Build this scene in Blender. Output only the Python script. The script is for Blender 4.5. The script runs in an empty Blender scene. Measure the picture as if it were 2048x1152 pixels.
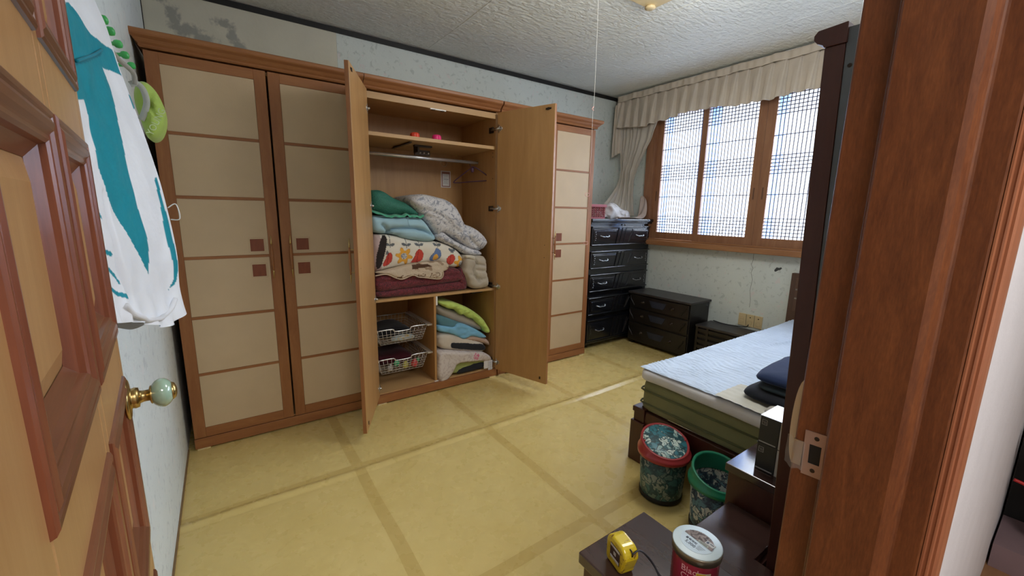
import bpy, bmesh, math, random
from mathutils import Vector, Matrix, noise as mnoise
from mathutils.geometry import delaunay_2d_cdt
random.seed(7)
PI = math.pi
scene = bpy.context.scene
COL = scene.collection

# ------------------------------------------------------------------ camera
cam_d = bpy.data.cameras.new('camera'); cam = bpy.data.objects.new('camera', cam_d); COL.objects.link(cam)
yaw, pit, rol = 0.6122536, -0.1835388, 0.0182019
fw = Vector((math.sin(yaw)*math.cos(pit), math.cos(yaw)*math.cos(pit), math.sin(pit)))
r0 = Vector((math.cos(yaw), -math.sin(yaw), 0)); u0 = r0.cross(fw)
rt = math.cos(rol)*r0 + math.sin(rol)*u0; up = -math.sin(rol)*r0 + math.cos(rol)*u0
M = Matrix((rt, up, -fw)).transposed().to_4x4(); M.translation = Vector((0.2334457, -2.7224942, 1.3524361))
cam.matrix_world = M
cam_d.sensor_width = 36; cam_d.lens = 823.2332/2048*36; cam_d.clip_start = 0.01; cam_d.clip_end = 200
scene.camera = cam

# ------------------------------------------------------------------ world, lights, exposure
w = bpy.data.worlds.new('overcast_sky'); scene.world = w; w.use_nodes = True
bg = w.node_tree.nodes['Background']; bg.inputs[0].default_value = (0.86, 0.93, 1.0, 1); bg.inputs[1].default_value = 1.9
pd = bpy.data.lights.new('window_portal', 'AREA'); pd.shape = 'RECTANGLE'; pd.size = 2.4; pd.size_y = 1.5; pd.cycles.is_portal = True
po = bpy.data.objects.new('window_portal', pd); COL.objects.link(po); po.location = (4.30, -0.97, 1.75); po.rotation_euler = (0, PI/2, 0)
po.rotation_euler = Vector((1, 0, 0)).to_track_quat('Z', 'Y').to_euler()
def area(name, loc, rot, sx, sy, energy, color=(1, 1, 1)):
    d = bpy.data.lights.new(name, 'AREA'); d.shape = 'RECTANGLE'; d.size = sx; d.size_y = sy; d.energy = energy; d.color = color
    o = bpy.data.objects.new(name, d); COL.objects.link(o); o.location = loc; o.rotation_euler = rot; return o
sd = bpy.data.lights.new('hazy_sun', 'SUN'); sd.energy = 13.5; sd.angle = 1.3; sd.color = (0.96, 0.98, 1.0)
so = bpy.data.objects.new('hazy_sun', sd); COL.objects.link(so); so.location = (9, -3, 6); so.rotation_euler = Vector((0.80, -0.10, 0.52)).to_track_quat('Z', 'Y').to_euler()
area('hall_ceiling_light', (0.5, -3.7, 2.40), (0, 0, 0), 1.2, 0.8, 30, (1.0, 0.97, 0.95))
pl = bpy.data.lights.new('added_room_fill', 'POINT'); pl.energy = 24; pl.shadow_soft_size = 0.25; pl.color = (1.0, 0.99, 0.97)  # unseen point light added to fill the ceiling and upper walls
po2 = bpy.data.objects.new('added_room_fill', pl); COL.objects.link(po2); po2.location = (2.15, -1.62, 2.38)
vs = scene.view_settings; vs.view_transform = 'Standard'; vs.look = 'None'; vs.exposure = 0.52; vs.gamma = 1.0; vs.use_curve_mapping = False
scene.cycles.use_denoising = True; scene.cycles.max_bounces = 8; scene.cycles.diffuse_bounces = 5
scene.cycles.sample_clamp_indirect = 8; scene.cycles.caustics_reflective = False; scene.cycles.caustics_refractive = False

# ------------------------------------------------------------------ materials
def nt(name):
    m = bpy.data.materials.new(name); m.use_nodes = True; t = m.node_tree; b = t.nodes['Principled BSDF']; return m, t, b
def C4(c): return (c[0], c[1], c[2], 1)
def node(t, ty, **k):
    n = t.nodes.new(ty)
    for a, v in k.items(): setattr(n, a, v)
    return n
def coords(t, scale=(1, 1, 1), rot=(0, 0, 0), kind='Object'):
    tc = node(t, 'ShaderNodeTexCoord'); mp = node(t, 'ShaderNodeMapping'); mp.inputs['Scale'].default_value = scale; mp.inputs['Rotation'].default_value = rot
    t.links.new(tc.outputs[kind], mp.inputs[0]); return mp.outputs[0]
def ramp(t, src, stops, interp='LINEAR'):
    r = node(t, 'ShaderNodeValToRGB'); r.color_ramp.interpolation = interp
    e = r.color_ramp.elements
    while len(e) < len(stops): e.new(0.5)
    for i, (p, c) in enumerate(stops): e[i].position = p; e[i].color = C4(c)
    t.links.new(src, r.inputs[0]); return r.outputs[0]
def noise(t, vec, scale, detail=3, rough=0.5, dist=0.0):
    n = node(t, 'ShaderNodeTexNoise'); n.inputs['Scale'].default_value = scale; n.inputs['Detail'].default_value = detail
    n.inputs['Roughness'].default_value = rough; n.inputs['Distortion'].default_value = dist
    if vec is not None: t.links.new(vec, n.inputs['Vector'])
    return n.outputs['Fac']
def mix(t, fac, a, b, mode='MIX'):
    n = node(t, 'ShaderNodeMix', data_type='RGBA', blend_type=mode)
    for i, s in ((0, fac), (6, a), (7, b)):
        if hasattr(s, 'is_output'): t.links.new(s, n.inputs[i])
        elif i == 0: n.inputs[0].default_value = s
        else: n.inputs[i].default_value = C4(s)
    return n.outputs[2]
def math_(t, op, a, b=None):
    n = node(t, 'ShaderNodeMath', operation=op)
    for i, s in ((0, a), (1, b)):
        if s is None: continue
        if hasattr(s, 'is_output'): t.links.new(s, n.inputs[i])
        else: n.inputs[i].default_value = s
    return n.outputs[0]
def bump(t, b, h, strength=0.2, dist=0.01):
    n = node(t, 'ShaderNodeBump'); n.inputs['Strength'].default_value = strength; n.inputs['Distance'].default_value = dist
    t.links.new(h, n.inputs['Height']); t.links.new(n.outputs[0], b.inputs['Normal'])
def plain(name, c, rough=0.5, metal=0.0, var=0.06, bs=0.0, bscale=60, spec=None, coat=0.0):
    m, t, b = nt(name); v = coords(t)
    n = noise(t, v, 9, 3)
    col = ramp(t, n, [(0.3, tuple(x*(1-var) for x in c)), (0.7, tuple(min(1, x*(1+var)) for x in c))])
    t.links.new(col, b.inputs['Base Color']); b.inputs['Roughness'].default_value = rough; b.inputs['Metallic'].default_value = metal
    if spec is not None: b.inputs['Specular IOR Level'].default_value = spec
    if coat: b.inputs['Coat Weight'].default_value = coat; b.inputs['Coat Roughness'].default_value = 0.08
    if bs: bump(t, b, noise(t, v, bscale, 3), bs, 0.004)
    return m
def wood(name, c1, c2, stretch=(14, 14, 1.1), rough=0.4, coat=0.0, fine=0.25, bs=0.05, spec=0.4, big=1.0):
    m, t, b = nt(name); v = coords(t, stretch)
    n = noise(t, v, 2.2*big, 6, 0.6, 0.8); f = noise(t, v, 17, 2, 0.7)
    g = mix(t, fine, n, f)
    col = ramp(t, g, [(0.32, c2), (0.52, tuple((a+d)/2 for a, d in zip(c1, c2))), (0.68, c1)])
    t.links.new(col, b.inputs['Base Color']); b.inputs['Roughness'].default_value = rough; b.inputs['Specular IOR Level'].default_value = spec
    if coat: b.inputs['Coat Weight'].default_value = coat; b.inputs['Coat Roughness'].default_value = 0.12
    if bs: bump(t, b, g, bs, 0.004)
    return m
def fabric(name, c, rough=0.9, scale=400, bs=0.25, var=0.1, big=6.0):
    m, t, b = nt(name); v = coords(t)
    col = ramp(t, noise(t, v, big, 4), [(0.3, tuple(x*(1-var) for x in c)), (0.7, tuple(min(1, x*(1+var)) for x in c))])
    t.links.new(col, b.inputs['Base Color']); b.inputs['Roughness'].default_value = rough; b.inputs['Specular IOR Level'].default_value = 0.15
    b.inputs['Sheen Weight'].default_value = 0.15
    h = mix(t, 0.35, noise(t, v, 22, 4), noise(t, v, scale, 2)); bump(t, b, h, bs, 0.008)
    return m
def painted(name, rough=0.85, bs=0.15, bscale=30, spec=0.15):
    m, t, b = nt(name); a = node(t, 'ShaderNodeAttribute', attribute_name='Col')
    v = coords(t); n = noise(t, v, 8, 3)
    col = mix(t, 1.0, a.outputs['Color'], ramp(t, n, [(0.3, (0.93, 0.93, 0.93)), (0.7, (1, 1, 1))]), 'MULTIPLY')
    t.links.new(col, b.inputs['Base Color']); b.inputs['Roughness'].default_value = rough; b.inputs['Specular IOR Level'].default_value = spec
    if bs: bump(t, b, noise(t, v, bscale, 4), bs, 0.008)
    return m

def wallpaper(name, base, dots, warm, bs=0.25):
    m, t, b = nt(name); v = coords(t)
    big = noise(t, v, 3.0, 3)
    c = ramp(t, big, [(0.3, tuple(x*0.93 for x in base)), (0.7, base)])
    n1 = noise(t, v, 26, 3, 0.5, 0.6); c = mix(t, ramp(t, n1, [(0.58, (0, 0, 0)), (0.67, (0.6, 0.6, 0.6))]), c, dots)
    n2 = noise(t, v, 17, 2, 0.5, 0.3); c = mix(t, ramp(t, n2, [(0.64, (0, 0, 0)), (0.71, (0.5, 0.5, 0.5))]), c, warm)
    t.links.new(c, b.inputs['Base Color']); b.inputs['Roughness'].default_value = 0.6; b.inputs['Specular IOR Level'].default_value = 0.35
    bump(t, b, mix(t, 0.4, noise(t, v, 34, 4), noise(t, v, 120, 2)), bs, 0.01)
    return m
M_wall = wallpaper('floral_wallpaper', (0.68, 0.74, 0.70), (0.43, 0.49, 0.455), (0.72, 0.64, 0.63))
M_wall_left = wallpaper('silvery_wallpaper', (0.74, 0.82, 0.85), (0.50, 0.57, 0.62), (0.80, 0.80, 0.82))
M_patch = wallpaper('beige_wallpaper', (0.50, 0.50, 0.42), (0.45, 0.45, 0.375), (0.54, 0.52, 0.45))
def mould_mat():
    m, t, b = nt('mouldy_beige_wallpaper'); v = coords(t)
    base = ramp(t, noise(t, v, 4, 3), [(0.3, (0.60, 0.58, 0.47)), (0.7, (0.66, 0.64, 0.52))])
    # stain shapes: distance to two crooked arcs, broken up by noise
    def spot(x, z, sx, sz):
        mp = node(t, 'ShaderNodeMapping', vector_type='POINT'); mp.inputs['Location'].default_value = (-x/sx, 0, -z/sz); mp.inputs['Scale'].default_value = (1/sx, 0, 1/sz)
        tc = node(t, 'ShaderNodeTexCoord'); t.links.new(tc.outputs['Object'], mp.inputs[0])
        l = node(t, 'ShaderNodeVectorMath', operation='LENGTH'); t.links.new(mp.outputs[0], l.inputs[0])
        return math_(t, 'SUBTRACT', 1.0, l.outputs['Value'])
    s = None
    for q in ((0.115, 2.45, 0.05, 0.10), (0.17, 2.40, 0.08, 0.05), (0.25, 2.36, 0.09, 0.035), (0.34, 2.48, 0.07, 0.035), (0.40, 2.43, 0.035, 0.07), (0.435, 2.36, 0.045, 0.05), (0.06, 2.56, 0.06, 0.05)):
        k = spot(*q); s = k if s is None else math_(t, 'MAXIMUM', s, k)
    n = noise(t, v, 22, 5, 0.65); f = math_(t, 'ADD', s, math_(t, 'MULTIPLY', math_(t, 'SUBTRACT', n, 0.5), 2.6))
    f = ramp(t, f, [(0.05, (0, 0, 0)), (0.55, (0.62, 0.62, 0.62))])
    f2 = math_(t, 'MULTIPLY', f, 1.0)
    c = mix(t, f2, base, (0.19, 0.20, 0.20))
    t.links.new(c, b.inputs['Base Color']); b.inputs['Roughness'].default_value = 0.75
    bump(t, b, noise(t, v, 40, 4), 0.2, 0.008); return m
M_mould = mould_mat()
def ceiling_mat():
    m, t, b = nt('embossed_ceiling_paper'); v = coords(t, (1, 1, 1), (0, 0, 0.5))
    c = ramp(t, noise(t, v, 2.5, 3), [(0.3, (0.76, 0.785, 0.72)), (0.7, (0.83, 0.85, 0.79))])
    n = noise(t, coords(t, (9, 26, 9), (0, 0, 0.5)), 1.6, 3, 0.5, 0.5)
    c = mix(t, ramp(t, n, [(0.64, (0, 0, 0)), (0.72, (0.3, 0.3, 0.3))]), c, (0.58, 0.63, 0.59))
    t.links.new(c, b.inputs['Base Color']); b.inputs['Roughness'].default_value = 0.42; b.inputs['Specular IOR Level'].default_value = 0.5
    bump(t, b, mix(t, 0.5, n, noise(t, v, 30, 4)), 0.9, 0.02); return m
M_ceil = ceiling_mat()
def floor_mat():
    m, t, b = nt('yellow_oiled_paper_vinyl'); tc = node(t, 'ShaderNodeTexCoord'); sp = node(t, 'ShaderNodeSeparateXYZ'); t.links.new(tc.outputs['Object'], sp.inputs[0])
    v = tc.outputs['Object']
    c = ramp(t, noise(t, v, 5, 5, 0.6, 0.4), [(0.3, (0.60, 0.455, 0.160)), (0.7, (0.64, 0.495, 0.190))])
    c = mix(t, ramp(t, noise(t, v, 2.0, 3), [(0.45, (0, 0, 0)), (0.75, (0.4, 0.4, 0.4))]), c, (0.66, 0.53, 0.22))
    def lines(axis, period, off, width):
        a = math_(t, 'ADD', sp.outputs[axis], math_(t, 'MULTIPLY', math_(t, 'SUBTRACT', noise(t, v, 1.3, 1), 0.5), 0.03))
        a = math_(t, 'ADD', a, 20*period - off); a = math_(t, 'MODULO', a, period); a = math_(t, 'SUBTRACT', a, period/2); a = math_(t, 'ABSOLUTE', a)
        return math_(t, 'GREATER_THAN', a, period/2 - width/2)
    f = math_(t, 'MAXIMUM', lines(0, 0.785, 1.50, 0.055), lines(1, 0.96, -1.60, 0.055))
    c = mix(t, math_(t, 'MULTIPLY', f, 0.62), c, (0.47, 0.33, 0.10))
    t.links.new(c, b.inputs['Base Color']); b.inputs['Roughness'].default_value = 0.27; b.inputs['Specular IOR Level'].default_value = 0.5
    t.links.new(ramp(t, noise(t, v, 12, 4), [(0.3, (0.22,)*3), (0.7, (0.36,)*3)]), b.inputs['Roughness'])
    h = mix(t, 0.35, noise(t, v, 2.2, 2, 0.4), noise(t, v, 7, 3)); h2 = mix(t, 0.06, h, f)
    bump(t, b, h2, 0.35, 0.03); return m
M_floor = floor_mat()

RED = (0.235, 0.098, 0.040)
M_wood = wood('reddish_brown_wardrobe_wood', (0.35, 0.150, 0.055), (0.25, 0.094, 0.033), (10, 10, 1.2), 0.42)
M_woodh = wood('reddish_brown_wood_level_grain', (0.35, 0.150, 0.055), (0.25, 0.094, 0.033), (1.2, 10, 10), 0.42)
M_maple = wood('pale_maple_inner_board', (0.50, 0.285, 0.115), (0.40, 0.215, 0.080), (6, 6, 0.7), 0.42, fine=0.15)
M_mapleh = wood('pale_maple_shelf_board', (0.55, 0.345, 0.155), (0.46, 0.275, 0.115), (0.8, 6, 6), 0.45, fine=0.15)
M_panel = plain('beige_textured_door_panel', (0.55, 0.415, 0.262), 0.5, var=0.03, bs=0.12, bscale=300)
M_inlay = wood('dark_red_square_inlay', (0.24, 0.07, 0.03), (0.17, 0.045, 0.022), (20, 20, 3), 0.4)
M_brass = plain('worn_brass', (0.55, 0.40, 0.16), 0.28, 1.0, 0.12)
M_steel = plain('nickel_hinge_steel', (0.55, 0.54, 0.52), 0.28, 1.0)
M_chrome = plain('white_chrome_tube', (0.80, 0.82, 0.84), 0.25, 0.7)
M_dkmetal = plain('dark_bronze_metal', (0.06, 0.045, 0.035), 0.4, 0.8)
M_wire = plain('cream_coated_wire', (0.62, 0.58, 0.52), 0.35, 0.3)
M_lacq = plain('black_lacquer', (0.008, 0.009, 0.013), 0.17, 0.0, 0.2, spec=0.55, coat=0.5)
M_lacq2 = plain('black_brown_lacquer', (0.010, 0.008, 0.008), 0.32, 0.0, 0.3, spec=0.5)
M_lacqtop = plain('charcoal_satin_top', (0.035, 0.032, 0.034), 0.38, 0.0, 0.2)
M_navyinlay = plain('blue_black_inlay', (0.018, 0.024, 0.045), 0.45, 0.0, 0.3, bs=0.3, bscale=200)
M_silver = plain('tarnished_silver_pull', (0.36, 0.37, 0.39), 0.3, 1.0)
M_dark = wood('dark_walnut_lacquer', (0.052, 0.026, 0.021), (0.036, 0.017, 0.014), (8, 1.2, 8), 0.16, coat=0.5, bs=0.0)
M_dark2 = wood('dark_mahogany_side', (0.082, 0.027, 0.018), (0.056, 0.018, 0.012), (8, 8, 1), 0.3, bs=0.0)
M_cabside = plain('slate_grey_side_board', (0.10, 0.115, 0.125), 0.5, 0, 0.12, bs=0.1, bscale=20)
M_black = plain('black_void_plastic', (0.006, 0.006, 0.006), 0.6)
M_trim = plain('black_ceiling_tape', (0.008, 0.008, 0.008), 0.55)
M_doorlt = wood('golden_pine_door', (0.54, 0.315, 0.135), (0.44, 0.235, 0.09), (9, 9, 0.9), 0.38, coat=0.15)
M_doordk = wood('red_brown_door_moulding', (0.27, 0.085, 0.038), (0.15, 0.042, 0.020), (18, 18, 1.0), 0.3, coat=0.3)
M_doordkh = wood('red_brown_door_moulding_level', (0.24, 0.095, 0.045), (0.13, 0.048, 0.024), (2, 1.0, 18), 0.35, coat=0.2)
M_jamb = wood('orange_brown_jamb_wood', (0.225, 0.075, 0.026), (0.105, 0.032, 0.013), (30, 30, 4.5), 0.34, coat=0.25, fine=0.4)
M_casing = wood('pink_brown_casing', (0.42, 0.17, 0.085), (0.28, 0.095, 0.045), (30, 30, 1.0), 0.3, coat=0.3)
M_winwood = wood('window_frame_wood', (0.33, 0.165, 0.085), (0.22, 0.10, 0.05), (9, 9, 1.0), 0.45)
M_winwoodh = wood('window_rail_wood', (0.40, 0.20, 0.09), (0.26, 0.115, 0.05), (9, 1.0, 9), 0.42)
M_plasterw = plain('white_hall_plaster', (0.78, 0.78, 0.82), 0.7, 0, 0.03, bs=0.15, bscale=120)
M_hall = plain('hall_paint', (0.70, 0.68, 0.64), 0.8)
M_white = plain('white_plastic', (0.80, 0.79, 0.76), 0.4)
M_creampl = plain('yellowed_plastic', (0.62, 0.50, 0.28), 0.4)

# ------------------------------------------------------------------ measured outlines (metres)
JK= [[[0.037,-1.7,1.781],[0.036,-1.653,1.803],[0.034,-1.606,1.826],[0.034,-1.556,1.849],[0.033,-1.505,1.874],[0.033,-1.451,1.9],[0.034,-1.396,1.928],[0.035,-1.338,1.956],[0.037,-1.28,1.985]],[[0.037,-1.7,1.744],[0.036,-1.655,1.764],[0.035,-1.608,1.784],[0.034,-1.559,1.806],[0.034,-1.508,1.829],[0.034,-1.454,1.852],[0.034,-1.398,1.878],[0.035,-1.34,1.905],[0.037,-1.28,1.933]],[[0.037,-1.7,1.706],[0.036,-1.656,1.724],[0.035,-1.61,1.742],[0.034,-1.563,1.762],[0.034,-1.512,1.782],[0.034,-1.458,1.803],[0.034,-1.4,1.826],[0.035,-1.341,1.852],[0.037,-1.28,1.88]],[[0.037,-1.7,1.668],[0.036,-1.657,1.684],[0.035,-1.613,1.7],[0.035,-1.566,1.717],[0.035,-1.515,1.735],[0.035,-1.461,1.754],[0.035,-1.403,1.774],[0.035,-1.342,1.799],[0.037,-1.28,1.826]],[[0.037,-1.7,1.629],[0.037,-1.658,1.643],[0.038,-1.615,1.657],[0.039,-1.569,1.672],[0.041,-1.518,1.689],[0.042,-1.464,1.705],[0.045,-1.405,1.723],[0.047,-1.343,1.747],[0.05,-1.28,1.773]],[[0.037,-1.7,1.589],[0.038,-1.66,1.601],[0.04,-1.617,1.613],[0.042,-1.572,1.627],[0.044,-1.522,1.64],[0.047,-1.467,1.654],[0.05,-1.407,1.67],[0.054,-1.345,1.693],[0.058,-1.28,1.718]],[[0.037,-1.7,1.548],[0.039,-1.661,1.558],[0.042,-1.62,1.569],[0.045,-1.575,1.58],[0.049,-1.525,1.591],[0.053,-1.47,1.603],[0.058,-1.41,1.616],[0.062,-1.346,1.637],[0.067,-1.28,1.662]],[[0.036,-1.7,1.507],[0.04,-1.662,1.515],[0.044,-1.622,1.523],[0.049,-1.578,1.532],[0.054,-1.528,1.542],[0.059,-1.473,1.55],[0.066,-1.412,1.56],[0.072,-1.347,1.58],[0.079,-1.28,1.603]],[[0.036,-1.7,1.464],[0.041,-1.663,1.47],[0.046,-1.624,1.477],[0.052,-1.581,1.484],[0.059,-1.532,1.49],[0.066,-1.476,1.496],[0.074,-1.414,1.503],[0.082,-1.348,1.521],[0.09,-1.28,1.543]],[[0.036,-1.7,1.42],[0.042,-1.665,1.425],[0.049,-1.627,1.429],[0.056,-1.584,1.434],[0.063,-1.535,1.438],[0.072,-1.479,1.441],[0.081,-1.417,1.444],[0.091,-1.35,1.46],[0.101,-1.28,1.48]],[[0.036,-1.7,1.376],[0.043,-1.666,1.378],[0.05,-1.629,1.381],[0.058,-1.587,1.383],[0.067,-1.538,1.385],[0.076,-1.482,1.384],[0.087,-1.419,1.383],[0.098,-1.351,1.397],[0.111,-1.28,1.416]],[[0.036,-1.7,1.33],[0.043,-1.667,1.33],[0.052,-1.632,1.331],[0.06,-1.59,1.331],[0.07,-1.542,1.33],[0.08,-1.485,1.325],[0.092,-1.422,1.321],[0.104,-1.352,1.332],[0.118,-1.28,1.349]],[[0.035,-1.7,1.283],[0.044,-1.669,1.282],[0.053,-1.634,1.281],[0.062,-1.593,1.279],[0.072,-1.545,1.274],[0.083,-1.488,1.265],[0.095,-1.424,1.257],[0.108,-1.354,1.265],[0.124,-1.28,1.28]],[[0.035,-1.7,1.235],[0.044,-1.67,1.232],[0.053,-1.636,1.229],[0.063,-1.596,1.225],[0.073,-1.548,1.217],[0.084,-1.491,1.205],[0.096,-1.426,1.192],[0.111,-1.355,1.197],[0.127,-1.28,1.209]],[[0.035,-1.7,1.186],[0.044,-1.671,1.182],[0.053,-1.639,1.177],[0.062,-1.599,1.17],[0.072,-1.552,1.159],[0.082,-1.494,1.143],[0.093,-1.429,1.126],[0.107,-1.356,1.127],[0.124,-1.28,1.137]],[[0.035,-1.7,1.136],[0.045,-1.672,1.13],[0.055,-1.641,1.123],[0.065,-1.603,1.114],[0.076,-1.555,1.1],[0.087,-1.498,1.079],[0.1,-1.431,1.057],[0.116,-1.357,1.055],[0.134,-1.28,1.061]]]
JT=[(0.239,0.213),(0.482,0.204),(0.697,0.282),(0.966,0.33),(0.976,0.397),(0.871,0.377),(0.739,0.363),(0.715,0.467),(0.676,0.603),(0.68,0.69),(0.691,0.758),(0.659,0.871),(0.543,0.811),(0.434,0.755),(0.355,0.696),(0.303,0.608),(0.316,0.519),(0.3,0.444),(0.195,0.446),(0.136,0.421),(0.097,0.322)]
JS=[(0.937,0.657),(0.93,0.707),(0.908,0.792),(0.928,0.87),(0.927,0.908),(0.871,0.924),(0.955,0.919),(0.988,0.893),(0.97,0.801),(0.965,0.711),(0.969,0.655)]
JT2=[(0.974,0.445),(1.012,0.45),(1.027,0.481),(0.973,0.481)]
JF=[(0.302,0.273),(0.737,0.293),(0.785,0.327),(0.317,0.358),(0.249,0.335)]
JT3=[(0.162,0.687),(0.187,0.706),(0.227,0.742),(0.155,0.731)]
JL1=[(0.146,0.815),(0.27,0.83)]
JL2=[(0.156,0.859),(0.23,0.868),(0.289,0.884),(0.313,0.901)]
JL3=[(0.163,0.909),(0.268,0.928),(0.363,0.937)]
JC=[(0.298,0.957),(0.366,0.975),(0.568,0.989),(0.736,0.973),(0.889,0.964),(0.891,0.939)]
JFOLD=[(0.314,0.695),(0.317,0.757),(0.338,0.845),(0.371,0.901),(0.418,0.945)]
CAPO=[(0.044,1.743),(0.063,1.754),(0.083,1.743),(0.102,1.712),(0.11,1.666),(0.105,1.618),(0.085,1.574),(0.056,1.566),(0.047,1.618),(0.033,1.693)]
CAPS=[(0.037,1.724),(0.054,1.73),(0.067,1.714),(0.071,1.68),(0.062,1.648),(0.05,1.623)]
CAPT=[(0.067,1.582),(0.103,1.654)]
STR=[(0.027,1.78),(0.036,1.763),(0.05,1.751),(0.052,1.726)]
LUMP=[(3.431,1.475),(3.532,1.509),(3.625,1.481),(3.769,1.453),(3.955,1.404),(4.146,1.463),(4.201,1.369),(3.965,1.306),(3.664,1.315),(3.435,1.323),(3.49,1.385)]
Q_wine_lo=[(1.058,0.795),(1.19,0.804),(1.422,0.813),(1.713,0.82),(1.744,0.797),(1.753,0.755),(1.73,0.747),(1.389,0.743),(1.093,0.748),(1.062,0.769)]
Q_wine_hi=[(1.063,0.912),(1.193,0.881),(1.344,0.865),(1.505,0.856),(1.556,0.899),(1.616,0.934),(1.695,0.914),(1.731,0.863),(1.722,0.819),(1.422,0.813),(1.19,0.804),(1.059,0.798)]
Q_fleece=[(1.062,0.926),(1.158,0.948),(1.293,0.977),(1.426,0.984),(1.524,0.986),(1.583,0.968),(1.595,0.936),(1.573,0.914),(1.544,0.908),(1.535,0.862),(1.497,0.853),(1.392,0.873),(1.306,0.898),(1.237,0.874),(1.193,0.881),(1.122,0.922)]
Q_flower=[(1.062,1.184),(1.118,1.187),(1.224,1.174),(1.351,1.135),(1.51,1.131),(1.593,1.106),(1.678,1.065),(1.731,1.007),(1.736,0.967),(1.713,0.92),(1.591,0.928),(1.524,0.975),(1.293,0.969),(1.122,0.944),(1.059,0.951)]
Q_lblue=[(1.061,1.313),(1.122,1.307),(1.302,1.301),(1.401,1.295),(1.447,1.251),(1.478,1.199),(1.514,1.161),(1.502,1.132),(1.429,1.126),(1.336,1.143),(1.239,1.16),(1.217,1.181),(1.132,1.19),(1.07,1.204),(1.062,1.252)]
Q_green=[(1.047,1.465),(1.102,1.482),(1.156,1.47),(1.211,1.431),(1.305,1.4),(1.372,1.352),(1.409,1.313),(1.34,1.305),(1.28,1.315),(1.207,1.307),(1.136,1.31),(1.082,1.327),(1.042,1.336)]
Q_duvet=[(1.305,1.4),(1.329,1.442),(1.382,1.462),(1.452,1.462),(1.531,1.446),(1.613,1.43),(1.672,1.394),(1.715,1.335),(1.754,1.25),(1.822,1.234),(1.906,1.186),(1.964,1.116),(1.945,1.079),(1.897,1.04),(1.822,1.043),(1.714,1.11),(1.636,1.159),(1.585,1.19),(1.543,1.183),(1.526,1.131),(1.511,1.199),(1.479,1.221),(1.432,1.28),(1.402,1.309)]
Q_duvlo=[(1.51,1.176),(1.56,1.206),(1.636,1.144),(1.767,1.077),(1.897,1.04),(1.907,1.007),(1.822,1.003),(1.749,1.022),(1.678,1.072),(1.559,1.122),(1.514,1.146)]
Q_beige=[(1.722,1.024),(1.813,1.011),(1.916,1.007),(1.927,0.94),(1.927,0.882),(1.952,0.796),(1.938,0.755),(1.889,0.734),(1.813,0.745),(1.767,0.778),(1.749,0.837),(1.713,0.888),(1.722,0.936)]
Q_lime=[(1.505,0.678),(1.652,0.654),(1.776,0.594),(1.908,0.498),(1.954,0.436),(1.987,0.382),(1.973,0.356),(1.918,0.373),(1.82,0.44),(1.692,0.489),(1.57,0.552),(1.504,0.605)]
Q_blue=[(1.501,0.576),(1.61,0.531),(1.734,0.476),(1.909,0.378),(1.992,0.324),(1.998,0.274),(1.993,0.241),(1.864,0.313),(1.768,0.353),(1.725,0.356),(1.65,0.404),(1.499,0.458)]
Q_mem=[(1.499,0.428),(1.609,0.425),(1.733,0.359),(1.891,0.3),(1.933,0.252),(1.924,0.221),(1.865,0.215),(1.649,0.272),(1.551,0.305),(1.497,0.338)]
Q_memins=[(1.604,0.342),(1.624,0.35),(1.892,0.288),(1.924,0.262),(1.924,0.233),(1.892,0.227),(1.624,0.292),(1.604,0.315)]
Q_drape=[(1.497,0.292),(1.649,0.264),(1.82,0.232),(1.91,0.207),(1.985,0.16),(1.995,0.124),(1.874,0.144),(1.648,0.178),(1.614,0.106),(1.515,0.045),(1.48,0.111),(1.477,0.143),(1.49,0.24)]
Q_olive=[(1.631,0.173),(1.874,0.152),(1.995,0.107),(1.995,0.065),(1.911,0.058),(1.639,0.076),(1.606,0.099)]
Q_oliveins=[(1.647,0.11),(1.681,0.131),(1.879,0.143),(1.902,0.093),(1.875,0.074),(1.672,0.073),(1.647,0.086)]
Q_tag=[(1.883,0.151),(1.966,0.134),(1.976,0.077),(1.944,0.055),(1.937,0.086),(1.893,0.095)]
Q_rim1=[(1.055,0.509),(1.173,0.508),(1.19,0.493),(1.289,0.49),(1.307,0.51),(1.445,0.512)]
Q_bot1=[(1.055,0.409),(1.071,0.413),(1.382,0.391)]
Q_back1=[(1.195,0.515),(1.457,0.517)]
Q_rim2=[(1.053,0.291),(1.18,0.292),(1.197,0.276),(1.297,0.278),(1.316,0.295),(1.456,0.294)]
Q_bot2=[(1.052,0.188),(1.392,0.177)]
Q_back2=[(1.195,0.252),(1.538,0.225)]
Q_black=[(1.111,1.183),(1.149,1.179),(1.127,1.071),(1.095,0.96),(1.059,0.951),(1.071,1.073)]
Q_red1=[(1.159,1.07),(1.176,1.041),(1.171,0.998),(1.134,0.968),(1.099,0.97),(1.125,1.015),(1.137,1.05)]
Q_or1=[(1.274,1.11),(1.314,1.064),(1.301,1.006),(1.255,0.979),(1.199,0.975),(1.22,1.024),(1.232,1.081)]
Q_red2=[(1.373,1.085),(1.408,1.052),(1.394,0.993),(1.347,0.981),(1.301,0.982),(1.332,1.019),(1.345,1.062)]
Q_blu=[(1.509,1.086),(1.542,1.054),(1.532,1.001),(1.458,0.982),(1.443,1.013),(1.48,1.049),(1.492,1.075)]
Q_orb=[(1.5,1.045),(1.52,1.01),(1.491,0.992),(1.471,0.997),(1.479,1.027)]
Q_red3=[(1.635,1.035),(1.659,1.003),(1.634,0.953),(1.599,0.951),(1.574,0.991),(1.6,1.021)]
Q_or2=[(1.713,1.0),(1.736,0.975),(1.731,0.927),(1.669,0.927),(1.678,0.962)]
Q_l1=[(1.163,1.175),(1.16,1.098)]
Q_l2=[(1.277,1.141),(1.276,1.094)]
Q_l3=[(1.374,1.135),(1.373,1.091)]
Q_l4=[(1.514,1.131),(1.513,1.086)]
Q_l5=[(1.637,1.086),(1.635,1.043)]

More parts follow.
